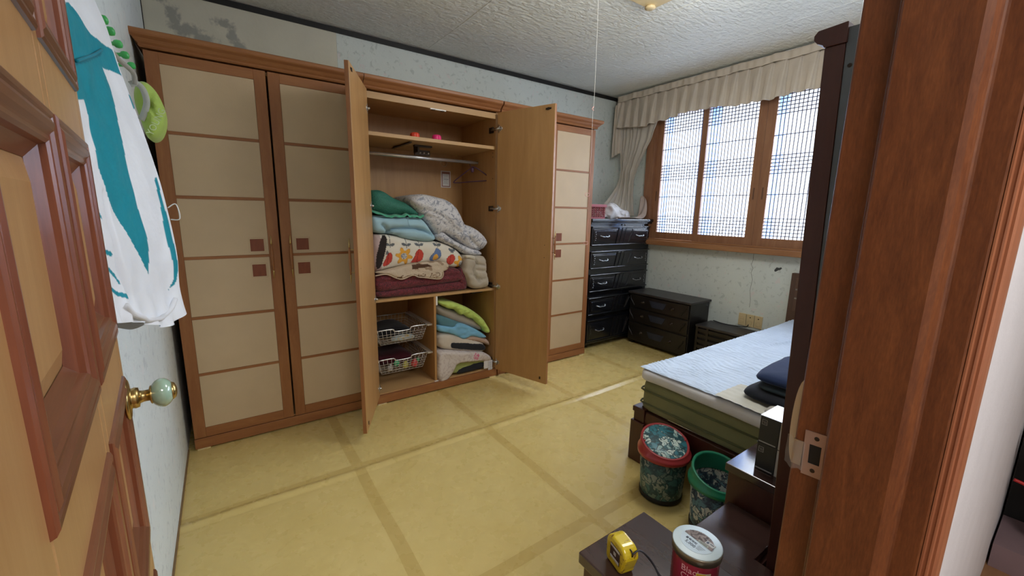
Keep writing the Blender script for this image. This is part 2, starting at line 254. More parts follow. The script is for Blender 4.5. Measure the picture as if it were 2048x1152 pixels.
# ------------------------------------------------------------------ mesh helpers
class MB:
    def __init__(s, xf=None): s.v = []; s.f = []; s.m = []; s.mat = 0; s.xf = xf; s.sm = []; s.smooth = False
    def add(s, vs, fs):
        k = len(s.v)
        for p in vs:
            p = Vector(p); s.v.append(s.xf @ p if s.xf else p)
        for f in fs: s.f.append([i+k for i in f]); s.m.append(s.mat); s.sm.append(s.smooth)
        return s
    def box(s, x0, x1, y0, y1, z0, z1):
        vs = [(x, y, z) for z in (z0, z1) for y in (y0, y1) for x in (x0, x1)]
        return s.add(vs, [(0, 2, 3, 1), (4, 5, 7, 6), (0, 1, 5, 4), (2, 6, 7, 3), (0, 4, 6, 2), (1, 3, 7, 5)])
    def prism(s, pts, axis, a0, a1):
        # pts 2D in the two other axes (cyclic order), extruded along axis
        def mk(p, a): return {'x': (a, p[0], p[1]), 'y': (p[0], a, p[1]), 'z': (p[0], p[1], a)}[axis]
        n = len(pts); vs = [mk(p, a0) for p in pts]+[mk(p, a1) for p in pts]
        fs = [(i, (i+1) % n, n+(i+1) % n, n+i) for i in range(n)]+[tuple(range(n-1, -1, -1)), tuple(range(n, 2*n))]
        return s.add(vs, fs)
    def lathe(s, c, prof, axis=(0, 0, 1), n=24, cap=True, sx=1.0):
        c = Vector(c); a = Vector(axis).normalized(); t = a.orthogonal().normalized(); b = a.cross(t)
        if a.z > 0.99: t, b = Vector((1, 0, 0)), Vector((0, 1, 0))
        vs = []; fs = []
        for r, h in prof:
            for i in range(n):
                th = 2*PI*i/n; vs.append(c+a*h+t*(r*sx*math.cos(th))+b*(r*math.sin(th)))
        for k in range(len(prof)-1):
            for i in range(n): j = (i+1) % n; fs.append((k*n+i, k*n+j, (k+1)*n+j, (k+1)*n+i))
        if cap: fs.append(tuple(range(n-1, -1, -1))); fs.append(tuple((len(prof)-1)*n+i for i in range(n)))
        old = s.smooth; s.smooth = True; s.add(vs, fs); s.smooth = old; return s
    def tube(s, pts, r, n=8, cap=True):
        pts = [Vector(p) for p in pts]; vs = []; fs = []; ref = None
        rs = r if isinstance(r, (list, tuple)) else [r]*len(pts)
        for i, p in enumerate(pts):
            d = (pts[min(i+1, len(pts)-1)]-pts[max(i-1, 0)]).normalized()
            if ref is None: ref = d.orthogonal().normalized()
            ref = (ref-d*ref.dot(d)).normalized(); b = d.cross(ref)
            for k in range(n): th = 2*PI*k/n; vs.append(p+ref*(rs[i]*math.cos(th))+b*(rs[i]*math.sin(th)))
        for i in range(len(pts)-1):
            for k in range(n): j = (k+1) % n; fs.append((i*n+k, i*n+j, (i+1)*n+j, (i+1)*n+k))
        if cap: fs.append(tuple(range(n-1, -1, -1))); fs.append(tuple((len(pts)-1)*n+k for k in range(n)))
        old = s.smooth; s.smooth = True; s.add(vs, fs); s.smooth = old; return s
    def bar(s, p, q, w): # thin square bar
        return s.tube([p, q], w*0.7071, 4)
    def grid(s, f, nu, nv, wrap=False):
        vs = [f(i/nu, j/nv) for j in range(nv+1) for i in range(nu+1)]
        fs = [(j*(nu+1)+i, j*(nu+1)+i+1, (j+1)*(nu+1)+i+1, (j+1)*(nu+1)+i) for j in range(nv) for i in range(nu)]
        old = s.smooth; s.smooth = True; s.add(vs, fs); s.smooth = old; return s
    def build(s, name, mat, parent=None, bevel=0, seg=2, solid=0, paint=None, org=None, smooth_all=False):
        me = bpy.data.meshes.new(name)
        vs = s.v
        if parent is not None: o_ = Vector(parent.get('o_', (0, 0, 0)))
        elif org is not None: o_ = Vector(org)
        else:
            xs = [p.x for p in vs]; ys = [p.y for p in vs]; zs = [p.z for p in vs]
            o_ = Vector(((min(xs)+max(xs))/2, (min(ys)+max(ys))/2, min(zs)))
        me.from_pydata([tuple(p-o_) for p in vs], [], s.f)
        mats = mat if isinstance(mat, (list, tuple)) else [mat]
        for m in mats: me.materials.append(m)
        if len(mats) > 1: me.polygons.foreach_set('material_index', s.m)
        me.polygons.foreach_set('use_smooth', [True]*len(s.f) if smooth_all else s.sm)
        if paint:
            a = me.color_attributes.new('Col', 'FLOAT_COLOR', 'POINT')
            flat = []
            for i, p in enumerate(vs): c = paint(i, p); flat += [c[0], c[1], c[2], 1]
            a.data.foreach_set('color', flat)
        me.update()
        bm = bmesh.new(); bm.from_mesh(me); bmesh.ops.recalc_face_normals(bm, faces=bm.faces); bm.to_mesh(me); bm.free()
        o = bpy.data.objects.new(name, me); COL.objects.link(o)
        o['o_'] = tuple(o_)
        if parent is not None: o.parent = parent
        else: o.location = o_
        if solid:
            md = o.modifiers.new('thickness', 'SOLIDIFY'); md.thickness = solid; md.offset = 0
        if bevel:
            md = o.modifiers.new('bevel', 'BEVEL'); md.width = bevel; md.segments = seg; md.limit_method = 'ANGLE'; md.angle_limit = math.radians(40)
        return o
def thing(name, label, cat, loc, group=None, kind=None):
    o = bpy.data.objects.new(name, None); o.empty_display_size = 0.05; COL.objects.link(o); o.location = loc; o['o_'] = tuple(loc)
    o['label'] = label; o['category'] = cat
    if group: o['group'] = group
    return o
def tag(o, label, cat, group=None):
    o['label'] = label; o['category'] = cat
    if group: o['group'] = group
    return o
def struct(o, label=None):
    o['kind'] = 'structure'
    if label: o['label'] = label
    return o
def box(x0, x1, y0, y1, z0, z1): return MB().box(x0, x1, y0, y1, z0, z1)
def rotz(px, py, a): return Matrix.Translation((px, py, 0)) @ Matrix.Rotation(a, 4, 'Z')
def inpoly(x, y, P):
    c = False; j = len(P)-1
    for i in range(len(P)):
        xi, yi = P[i]; xj, yj = P[j]
        if (yi > y) != (yj > y) and x < (xj-xi)*(y-yi)/(yj-yi)+xi: c = not c
        j = i
    return c
def dseg(x, y, a, b):
    dx, dy = b[0]-a[0], b[1]-a[1]; L = dx*dx+dy*dy; t = 0 if L == 0 else max(0, min(1, ((x-a[0])*dx+(y-a[1])*dy)/L))
    return math.hypot(x-a[0]-t*dx, y-a[1]-t*dy)
def dpoly(x, y, P, closed=True):
    n = len(P); return min(dseg(x, y, P[i], P[(i+1) % n]) for i in range(n if closed else n-1))
def chaikin(P, k=2):
    for _ in range(k):
        Q = []
        for i in range(len(P)):
            a, b = P[i], P[(i+1) % len(P)]
            Q += [(a[0]*.75+b[0]*.25, a[1]*.75+b[1]*.25), (a[0]*.25+b[0]*.75, a[1]*.25+b[1]*.75)]
        P = Q
    return P
def fbm(x, y, z, sc): return mnoise.noise(Vector((x*sc, y*sc, z*sc)))
def soft(name, mat, outline, yf, yb, r, parent=None, h=0.012, amp=0.004, freq=22, paint=None, k=2, folds=(), seed=0, both=False, label=None):
    """a soft stuffed or folded cloth shape: outline in x,z, rounded front facing -y at yf, running back to yb"""
    P = chaikin(outline, k)
    # resample the boundary
    Q = []; n = len(P)
    for i in range(n):
        a, b = P[i], P[(i+1) % n]; L = math.hypot(b[0]-a[0], b[1]-a[1])
        if Q and math.hypot(a[0]-Q[-1][0], a[1]-Q[-1][1]) < h*0.5: continue
        Q.append(a)
        for j in range(1, int(L/h)): Q.append((a[0]+(b[0]-a[0])*j/int(L/h), a[1]+(b[1]-a[1])*j/int(L/h)))
    x0 = min(p[0] for p in Q); x1 = max(p[0] for p in Q); z0 = min(p[1] for p in Q); z1 = max(p[1] for p in Q)
    pts = [Vector(p) for p in Q]; nb = len(Q)
    # near-boundary rings help the rounded edge
    i = 0; zz = z0
    while zz < z1:
        xx = x0 + (h/2 if i % 2 else 0)
        while xx < x1:
            if inpoly(xx, zz, Q) and dpoly(xx, zz, Q) > h*0.45: pts.append(Vector((xx, zz)))
            xx += h
        zz += h*0.87; i += 1
    V, E, F, ov, oe, of = delaunay_2d_cdt(pts, [], [list(range(nb))], 1, 1e-6)
    mb = MB(); mb.smooth = True; vs = []; edge = []
    for q in V:
        d = dpoly(q[0], q[1], Q); u = max(0.0, min(1, d/r)); bulge = math.sqrt(max(0, 1-(1-u)**2))
        y = yf + r*(1-bulge)
        wr = fbm(q[0]+seed, q[1]*1.6, seed*1.7, freq)*amp*min(1, u*2)
        for (fp, fd, fw_) in folds:
            dd = dpoly(q[0], q[1], fp, False); y += fd*math.exp(-(dd/fw_)**2)
        vs.append((q[0], y+wr, q[1])); edge.append(d < 1e-5)
    mb.add(vs, [tuple(f) for f in F])
    # boundary loop back to yb
    cnt = {}
    for f in F:
        for a, b in zip(f, list(f[1:])+[f[0]]): cnt[(a, b)] = cnt.get((a, b), 0)+1
    be = [(a, b) for (a, b) in cnt if (b, a) not in cnt]
    loopv = sorted({a for e in be for a in e}); base = len(mb.v)
    rings = [0.35, 1.0] if not both else [0.5, 1.0]
    idx = {a: i for i, a in enumerate(loopv)}; prev = {a: a for a in loopv}
    cx = (x0+x1)/2; cz = (z0+z1)/2
    for ri, t_ in enumerate(rings):
        kk = len(mb.v); yy = yf+r+(yb-yf-r)*t_
        sc_ = 1.0 if ri == 0 else 0.97
        ring = [(cx+(V[a][0]-cx)*sc_, yy, cz+(V[a][1]-cz)*sc_) for a in loopv]
        mb.add(ring, [])
        for a, b in be: mb.f.append([prev[b], prev[a], kk+idx[a], kk+idx[b]]); mb.m.append(0); mb.sm.append(True)
        prev = {a: kk+idx[a] for a in loopv}
    # back cap as a mirrored copy of the front triangles, flat
    kk = len(mb.v); mb.add([(cx+(q[0]-cx)*0.97, yb, cz+(q[1]-cz)*0.97) for q in V], [tuple(reversed(f)) for f in F])
    o = mb.build(name, mat, parent, paint=(lambda i, p: paint(p.x, p.z)) if paint else None)
    if label: o['label'] = label
    return o
def smoothline(pts, n=6):
    P = [Vector(p) for p in pts]; out = []
    for i in range(len(P)-1):
        a = P[max(i-1, 0)]; b = P[i]; c = P[i+1]; d = P[min(i+2, len(P)-1)]
        for j in range(n):
            t = j/n; out.append(0.5*((2*b)+(c-a)*t+(2*a-5*b+4*c-d)*t*t+(3*b-a-3*c+d)*t**3))
    out.append(P[-1]); return out
def text_mb(s, size, xf, depth=0.0006, align='LEFT'):
    cu = bpy.data.curves.new('txt', 'FONT'); cu.body = s; cu.size = size; cu.extrude = depth/2; cu.align_x = align; cu.resolution_u = 3
    o = bpy.data.objects.new('txt', cu); COL.objects.link(o); dg = bpy.context.evaluated_depsgraph_get(); dg.update()
    me = bpy.data.meshes.new_from_object(o.evaluated_get(dg)); mb = MB(xf); mb.add([tuple(v.co) for v in me.vertices], [tuple(p.vertices) for p in me.polygons])
    bpy.data.objects.remove(o); bpy.data.curves.remove(cu); bpy.data.meshes.remove(me); return mb

# ------------------------------------------------------------------ the setting
XL, YB, XW, ZC, YF = -0.033, 0.66, 4.036, 2.622, -2.505   # left wall, back wall, window wall, ceiling, front wall (room face)
YH = -2.655                                               # hall face of the front wall
struct(box(XL-0.1, XW+0.1, YH-0.0, YB+0.1, -0.06, 0).build('floor', M_floor, org=(0, 0, 0)), 'yellow oiled-paper style vinyl floor with a grid of darker strips')
struct(box(XL-0.1, XW+0.3, YF, YB+0.1, ZC, ZC+0.06).build('ceiling', M_ceil, org=(0, 0, 0)))
struct(box(1.03, XW+0.1, YB, YB+0.1, 0, ZC).build('wall_back', M_wall, org=(0, 0, 0)))
struct(box(XL-0.1, 1.028, YB-0.004, YB+0.1, 0, ZC).build('wall_back', M_mould, org=(0, 0, 0)), 'beige repair wallpaper with dark mould stains')
wl = struct(box(XL-0.1, XL, YF, YB, 0, ZC).build('wall_left', M_wall_left, org=(0, 0, 0)))
# window wall with its opening: y -2.12..0.12, z 1.06..2.40
WY0, WY1, WZ0, WZ1 = -2.13, 0.17, 1.06, 2.42
mb = MB(); mb.box(XW, XW+0.22, YF, YB+0.1, 0, WZ0); mb.box(XW, XW+0.22, YF, YB+0.1, WZ1, ZC); mb.box(XW, XW+0.22, WY1, YB+0.1, WZ0, WZ1); mb.box(XW, XW+0.22, YF-0.1, WY0, WZ0, WZ1)
ww = struct(mb.build('wall_window', M_wall, org=(0, 0, 0)))
# crack and chipped hole in the window wall
ck = MB(); P = [(-0.985, 1.03), (-0.98, 1.00), (-0.99, 0.97), (-0.975, 0.93), (-0.99, 0.90), (-0.985, 0.86), (-1.0, 0.80), (-0.99, 0.74), (-0.995, 0.70), (-1.005, 0.62), (-1.0, 0.55)]
P = [(a-0.005*math.sin(i*2.1), b) for i, (a, b) in enumerate(P)]
for i in range(len(P)-1): ck.bar((XW-0.0006, P[i][0], P[i][1]), (XW-0.0006, P[i+1][0], P[i+1][1]), 0.0022)
ck.build('wall_crack', plain('crack_shadow_grey', (0.16, 0.17, 0.16), 0.9), ww)
hp = [(-1.165, 0.905), (-1.18, 0.93), (-1.20, 0.928), (-1.215, 0.935), (-1.222, 0.925), (-1.21, 0.912), (-1.195, 0.907), (-1.18, 0.895), (-1.17, 0.893)]
MB().prism(hp, 'x', XW-0.002, XW+0.001).build('chipped_hole', plain('chipped_plaster_dark', (0.07, 0.075, 0.07), 0.95, bs=0.6), ww)
# front wall with the doorway x 0.13..0.90, up to 2.08
DX0, DX1, DZ = 0.105, 0.902, 2.06
mb = MB(); mb.box(XL-0.1, DX0-0.045, YH, YF, 0, ZC); mb.box(DX1+0.045, XW+0.1, YH, YF, 0, ZC); mb.box(DX0-0.045, DX1+0.045, YH, YF, DZ+0.045, ZC)
struct(mb.build('wall_front', M_plasterw, org=(0, 0, 0)))
# hall around the camera
struct(box(-1.4, 4.2, -4.8, YH, -0.06, 0).build('floor', wood('brown_hall_floor', (0.32, 0.17, 0.08), (0.22, 0.11, 0.05), (1, 9, 9), 0.35), org=(0, 0, 0)), 'brown floor of the hall in front of the doorway')
struct(box(-1.4, 4.2, -4.8, YF, 2.55, 2.61).build('ceiling', M_hall, org=(0, 0, 0)), 'plain ceiling of the hall')
mb = MB(); mb.box(-1.5, 4.3, -4.9, -4.8, 0, 2.6); mb.box(-1.5, -1.4, -4.8, YH, 0, 2.6); mb.box(4.2, 4.3, -4.8, YF, 0, 2.6); mb.box(-1.4, XL-0.1, YH, YF, 0, 2.6)
struct(mb.build('wall_hall', M_hall, org=(0, 0, 0)))
# ceiling edge tape, seams
struct(box(XL, XW, YB-0.012, YB-0.004, 2.585, 2.62).build('trim_1', M_trim, org=(0, 0, 0)), 'black tape strip along the ceiling edge')
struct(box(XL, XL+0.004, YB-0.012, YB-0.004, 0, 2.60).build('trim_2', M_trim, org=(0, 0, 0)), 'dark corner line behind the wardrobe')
struct(box(XW-0.008, XW, YF, YB-0.01, 2.606, 2.62).build('trim_3', M_trim, org=(0, 0, 0)), 'thin black line above the curtain')
struct(box(XL, XL+0.006, YF, 0.02, 0, 0.012).build('trim_4', plain('floor_edge_brown', (0.20, 0.12, 0.05), 0.6), org=(0, 0, 0)))
# raised overlap seam of the vinyl sheet
def seam(u, v):
    x = XL + u*3.7; y0 = -0.675 - 0.006*math.sin(x*1.3) + 0.004*math.sin(x*7)
    hgt = 0.0065+0.0025*math.sin(x*5.1)+(0.006 if 1.9 < x < 3.0 else 0)*math.sin((x-1.9)/1.1*PI)
    return (x, y0+(v-0.5)*0.07, 0.0006+hgt*max(0, math.sin(v*PI))**1.5)
struct(MB().grid(seam, 120, 10).build('trim_5', M_floor, org=(0, 0, 0)), 'raised overlap ridge in the yellow vinyl')
# ceiling paper overlap ridges
for i, x in enumerate((1.72, 2.71, 3.45)):
    struct(MB().grid(lambda u, v: (x+0.004*math.sin(u*17+i)+(v-0.5)*0.012, -2.4+u*3.0, ZC-0.0025*math.sin(v*PI)-0.0002), 60, 4).build('trim_%d' % (6+i), M_ceil, org=(0, 0, 0)), 'overlap ridge of the ceiling paper')

# ------------------------------------------------------------------ window
win = struct(MB().box(3.985, XW+0.20, WY1-0.075, WY1+0.02, WZ0-0.0, WZ1).build('window_1', M_winwood, org=(4.0, -0.97, 1.05)), 'brown wooden sliding window with four lattice sashes')
MB().box(3.985, XW+0.20, WY0-0.02, WY0+0.075, WZ0, WZ1).build('window_jamb', M_winwood, win)
MB().box(3.985, XW+0.20, WY0, WY1, 2.36, WZ1+0.02).build('window_head', M_winwoodh, win)
MB().box(3.94, XW+0.20, WY0-0.05, WY1+0.05, 1.035, 1.085).build('window_sill', M_winwoodh, win, bevel=0.006)
MB().box(3.975, 4.0, WY0, WY1-0.06, 1.085, 1.10).build('sill_track', M_winwoodh, win, bevel=0.003)
def glass_mat():
    m, t, b = nt('frosted_lattice_glass'); out = t.nodes['Material Output']
    tr = node(t, 'ShaderNodeBsdfTransparent'); tr.inputs[0].default_value = (0.93, 0.96, 1, 1)
    tl = node(t, 'ShaderNodeBsdfTranslucent'); tl.inputs[0].default_value = (0.80, 0.88, 0.98, 1)
    mx = node(t, 'ShaderNodeMixShader'); mx.inputs[0].default_value = 0.18
    t.links.new(tr.outputs[0], mx.inputs[1]); t.links.new(tl.outputs[0], mx.inputs[2])
    gl = node(t, 'ShaderNodeBsdfGlossy'); gl.inputs['Roughness'].default_value = 0.15
    m2 = node(t, 'ShaderNodeMixShader'); m2.inputs[0].default_value = 0.05
    t.links.new(mx.outputs[0], m2.inputs[1]); t.links.new(gl.outputs[0], m2.inputs[2]); t.links.new(m2.outputs[0], out.inputs[0]); return m
M_glass = glass_mat()
M_latt = plain('dark_lattice_bars', (0.10, 0.09, 0.14), 0.6)
M_alu = glass_mat(); M_alu.name = 'blue_backlit_stile'  # hazy blue backlight on the outer stiles, put into their translucent colour
for n_ in M_alu.node_tree.nodes:
    if n_.type == 'BSDF_TRANSLUCENT': n_.inputs[0].default_value = (0.30, 0.58, 0.95, 1)
    if n_.type == 'BSDF_TRANSPARENT': n_.inputs[0].default_value = (0.28, 0.55, 0.95, 1)
M_alu2 = plain('white_aluminium', (0.78, 0.80, 0.88), 0.45, 0.1)
# sashes: (y_left, y_right, glass left, glass right, x front)
SASH = [(0.095, -0.458, 0.022, -0.412, 4.022), (-0.41, -0.972, -0.462, -0.905, 3.997), (-0.974, -1.53, -1.046, -1.485, 3.997), (-1.485, -2.06, -1.535, -1.98, 4.022)]
for si, (a, b_, ga, gb, xf) in enumerate(SASH):
    mb = MB(); mb.box(xf, xf+0.03, gb, ga, 1.10, 1.168); mb.box(xf, xf+0.03, gb, ga, 2.335, 2.38); mb.box(xf, xf+0.03, ga, a, 1.10, 2.38); mb.box(xf, xf+0.03, b_, gb, 1.10, 2.38)
    s_ = mb.build('window_sash', M_winwood, win)
    MB().box(xf+0.018, xf+0.022, gb-0.01, ga+0.01, 1.16, 2.345).build('pane', M_glass, s_)
    lt = MB(); n = round(abs(ga-gb)/0.0295)
    for i in range(1, n): y = ga-(ga-gb)*i/n; lt.box(xf+0.010, xf+0.015, y-0.0031, y+0.0031, 1.168, 2.335)
    for z in [1.19+0.0285*i for i in range(6)]+[1.53]+[1.70+0.0285*i for i in range(6)]+[2.0]+[2.165+0.0285*i for i in range(6)]:
        lt.box(xf+0.009, xf+0.015, gb, ga, z-0.0031, z+0.0031)
    l = lt.build('lattice', M_latt, s_); l['kind'] = 'stuff'
    hy = (a+ga)/2 if si != 1 else (b_+gb)/2
    if si in (0, 1, 2):
        MB().box(xf-0.0015, xf+0.004, hy-0.006, hy+0.006, 1.49, 1.59).build('finger_pull', plain('recessed_pull_brown', (0.12, 0.055, 0.03), 0.5), s_, bevel=0.002)
# outer aluminium window behind
for yc, wd in ((0.032, 0.065), (-0.455, 0.095), (-1.02, 0.095), (-1.57, 0.095), (-2.06, 0.06)):
    MB().box(4.146, 4.150, yc-wd/2, yc+wd/2, 1.08, 2.42).build('outer_stile', M_alu, win)
MB().box(4.11, 4.20, 0.075, WY1, 1.08, 2.42).build('outer_frame', M_alu2, win)
MB().box(4.11, 4.20, WY0, WY0+0.03, 1.08, 2.42).build('outer_frame', M_alu2, win)
MB().box(4.11, 4.20, WY0, WY1, 1.06, 1.11).build('outer_frame', M_alu2, win)

# ------------------------------------------------------------------ doorway: jamb, casing, strike, door
jb = MB()
prof = [(0.902, -2.5065), (0.902, -2.5455), (0.890, -2.5475), (0.890, -2.616), (0.893, -2.6225), (0.899, -2.6255), (0.904, -2.6285), (0.904, -2.655), (0.946, -2.655), (0.946, -2.5065)]
jb.prism([(x, y) for x, y in prof], 'z', 0, DZ+0.04)
jamb = struct(jb.build('door_frame', M_jamb, org=(0.92, -2.58, 0), bevel=0.0025), 'orange brown wooden door frame with a stepped stop')
MB().box(DX0-0.042, DX0, YH, YF, 0, DZ+0.04).build('hinge_jamb', M_jamb, jamb)
MB().box(DX0-0.042, DX1+0.044, YH, YF, DZ, DZ+0.042).build('head_jamb', M_jamb, jamb)
def casing(x0, x1):
    s = 1 if x1 > x0 else -1; w_ = abs(x1-x0)
    pr = [(0, 0), (0, 0.0018), (0.0022, 0.0030), (0.0022, 0.0052), (0.0010, 0.0062), (0.0014, 0.0078), (0.0045, 0.0090), (0.0045, 0.0112), (0.0075, 0.0130), (0.0120, 0.0142), (0.018, 0.0120), (0.030, 0.0120), (0.037, 0.014), (0.044, 0.015), (0.048, 0.010), (0.053, 0.010), (0.057, 0.014), (0.062, 0.014), (0.065, 0.010), (0.066, 0)]
    return [(x0+s*a*w_/0.066, YH-0.0002-b) for a, b in pr]
cs = MB(); cs.smooth = False; cs.prism(casing(0.905, 0.962), 'z', 0, DZ+0.06); cs.build('casing', M_casing, jamb)
cs = MB(); cs.prism(casing(DX0-0.003, DX0-0.06), 'z', 0, DZ+0.06); cs.build('casing', M_casing, jamb)
MB().box(DX0-0.06, 0.962, YH-0.015, YH, DZ+0.005, DZ+0.065).build('casing', M_casing, jamb)
# strike plate
sk = MB(); yo = [(-2.519, 1.0495), (-2.546, 1.052), (-2.548, 0.984), (-2.521, 0.982)]
hole = [(-2.5265, 1.031), (-2.541, 1.032), (-2.5415, 1.003), (-2.5275, 1.002)]
sk = MB()
for i in range(4):
    a, b_, c, d = yo[i], yo[(i+1) % 4], hole[(i+1) % 4], hole[i]
    sk.prism([a, b_, c, d], 'x', 0.9003, 0.9022)
sp = sk.build('strike_plate', plain('pinkish_steel_plate', (0.50, 0.38, 0.34), 0.35, 0.7, 0.15), jamb)
MB().prism(hole, 'x', 0.9012, 0.9021).build('latch_hole', M_black, sp)
for (y, z) in ((-2.534, 1.042), (-2.5345, 0.9925)): MB().lathe((0.9004, y, z), [(0.0032, 0), (0.003, -0.0008), (0.001, -0.0009)], (1, 0, 0), 12).build('screw', M_dkmetal, sp)
MB().box(0.9005, 0.903, -2.519, -2.5065, 0.992, 1.030).build('strike_lip', M_steel, sp)
# taped cream disc beside the strike plate
pts = [(-2.5065, 1.115)]+[(-2.5065+0.012*math.sin(t)**0.8, 1.05-0.068*math.cos(t)*-1) for t in [PI*i/14 for i in range(1, 14)]]+[(-2.5065, 0.982)]
tp = thing('bumper_disc', 'cream plastic disc edge taped behind the door frame above the strike plate', 'disc', (0.93, -2.49, 0.98))
MB().prism([(a, b) for a, b in pts], 'x', 0.915, 0.9175).build('disc', plain('cream_card', (0.72, 0.60, 0.40), 0.55), tp)
m, t, b = nt('clear_tape'); b.inputs['Base Color'].default_value = (0.8, 0.8, 0.78, 1); b.inputs['Alpha'].default_value = 0.16; b.inputs['Roughness'].default_value = 0.12; M_tape = m
MB().grid(lambda u, v: (0.899+0.001*math.sin(v*9+u*7)+(0.013*max(0, u-0.45)), -2.522+u*0.026, 0.985+v*0.045+0.002*math.sin(u*9)), 12, 12).build('clear_tape', M_tape, tp)

# the open panelled door
H = Vector((0.144, -2.53, 0)); ang = math.radians(5.5)
dv = Vector((-math.sin(ang), math.cos(ang), 0)); dn = Vector((math.cos(ang), math.sin(ang), 0))
DM = Matrix(((dv.x, dn.x, 0, H.x), (dv.y, dn.y, 0, H.y), (0, 0, 1, 0), (0, 0, 0, 1)))   # local x along door, local y out of its face
DW = 0.722
rows = [(0.06, 0.345), (0.425, 0.705), (0.79, 1.073), (1.152, 1.438), (1.515, 1.80)]
cols = [(0.152, 0.412), (0.441, 0.690)]
dmb = MB(DM); dmb.box(0.0, DW, -0.036, -0.0145, 0.012, 2.03)
xs_ = [0.0]+[c for p in cols for c in p]+[DW]
for a_, b_ in ((0.0, 0.152), (0.412, 0.441), (0.690, DW)): dmb.box(a_, b_, -0.0145, 0, 0.012, 2.03)
zr_ = [0.012]+[c for p in rows for c in p]+[2.03]
for k in range(0, 12, 2):
    for a_, b_ in cols: dmb.box(a_, b_, -0.0145, 0, zr_[k], zr_[k+1])
door = struct(dmb.build('door_1', M_doorlt, org=(0.144, -2.53, 0), bevel=0.003), 'open golden wooden door with dark red-brown raised mouldings')
def mould_ring(u0, u1, z0, z1, arch=0):
    # profile: (inset, height); built side by side so every side has its own grain
    pr = [(-0.004, 0), (-0.003, 0.0030), (0.0, 0.0048), (0.004, 0.0044), (0.006, 0.0030), (0.008, 0.0042), (0.012, 0.0060), (0.018, 0.0052), (0.022, 0.0026), (0.024, 0.0018), (0.028, 0.0022), (0.031, 0.0), (0.033, -0.005), (0.046, -0.0135)]
    out = []
    for side in range(4):
        vs = []; fs = []
        for (d, h_) in pr:
            if side == 0: vs += [(u0+d, h_, z0+d), (u1-d, h_, z0+d)]
            if side == 1: vs += [(u1-d, h_, z0+d), (u1-d, h_, z1-d)]
            if side == 2: vs += [(u1-d, h_, z1-d), (u0+d, h_, z1-d)]
            if side == 3: vs += [(u0+d, h_, z1-d), (u0+d, h_, z0+d)]
        for k in range(len(pr)-1): fs.append((2*k, 2*k+1, 2*k+3, 2*k+2))
        out.append((vs, fs))
    return out
for (z0, z1) in rows:
    for (u0, u1) in cols:
        sides = mould_ring(u0, u1, z0, z1)
        mb = MB(DM); mb.smooth = False
        for i, (vs, fs) in enumerate(sides): mb.mat = 1 if i in (0, 2) else 0; mb.add(vs, fs)
        mo = mb.build('moulding', [M_doordk, M_doordkh], door)
        d0, d1 = 0.046, 0.068
        vs = [(u0+d0, -0.0140, z0+d0), (u1-d0, -0.0140, z0+d0), (u1-d0, -0.0140, z1-d0), (u0+d0, -0.0140, z1-d0), (u0+d1, -0.0085, z0+d1), (u1-d1, -0.0085, z0+d1), (u1-d1, -0.0085, z1-d1), (u0+d1, -0.0085, z1-d1)]
        MB(DM).add(vs, [(0, 1, 5, 4), (1, 2, 6, 5), (2, 3, 7, 6), (3, 0, 4, 7), (4, 5, 6, 7)]).build('raised_panel', M_doorlt, door)
KC = DM @ Vector((0.686, 0, 1.038)); kn = DM.to_3x3() @ Vector((0, 1, 0))
knob = MB().lathe(KC, [(0.034, 0.0015), (0.034, 0.004), (0.030, 0.006), (0.017, 0.007), (0.0165, 0.009), (0.0175, 0.012), (0.016, 0.017), (0.0105, 0.018), (0.0095, 0.022), (0.0095, 0.030), (0.014, 0.031), (0.016, 0.033)], kn, 28).build('door_knob', M_brass, door)
pr = [(0.0245*math.sin(a), 0.0465-0.0165*math.cos(a)) for a in [0.6+(2.55-0.6)*i/14 for i in range(15)]]
M_jade = plain('pale_jade_porcelain', (0.36, 0.54, 0.42), 0.08, 0, 0.08, spec=0.6, coat=0.8)
MB().lathe(KC, pr, kn, 32).build('porcelain_ball', M_jade, knob)
MB().lathe(KC, [(0.0145, 0.0590), (0.0155, 0.0600), (0.0125, 0.0640), (0.007, 0.0662), (0.002, 0.0668)], kn, 24).build('brass_cap', M_brass, knob)

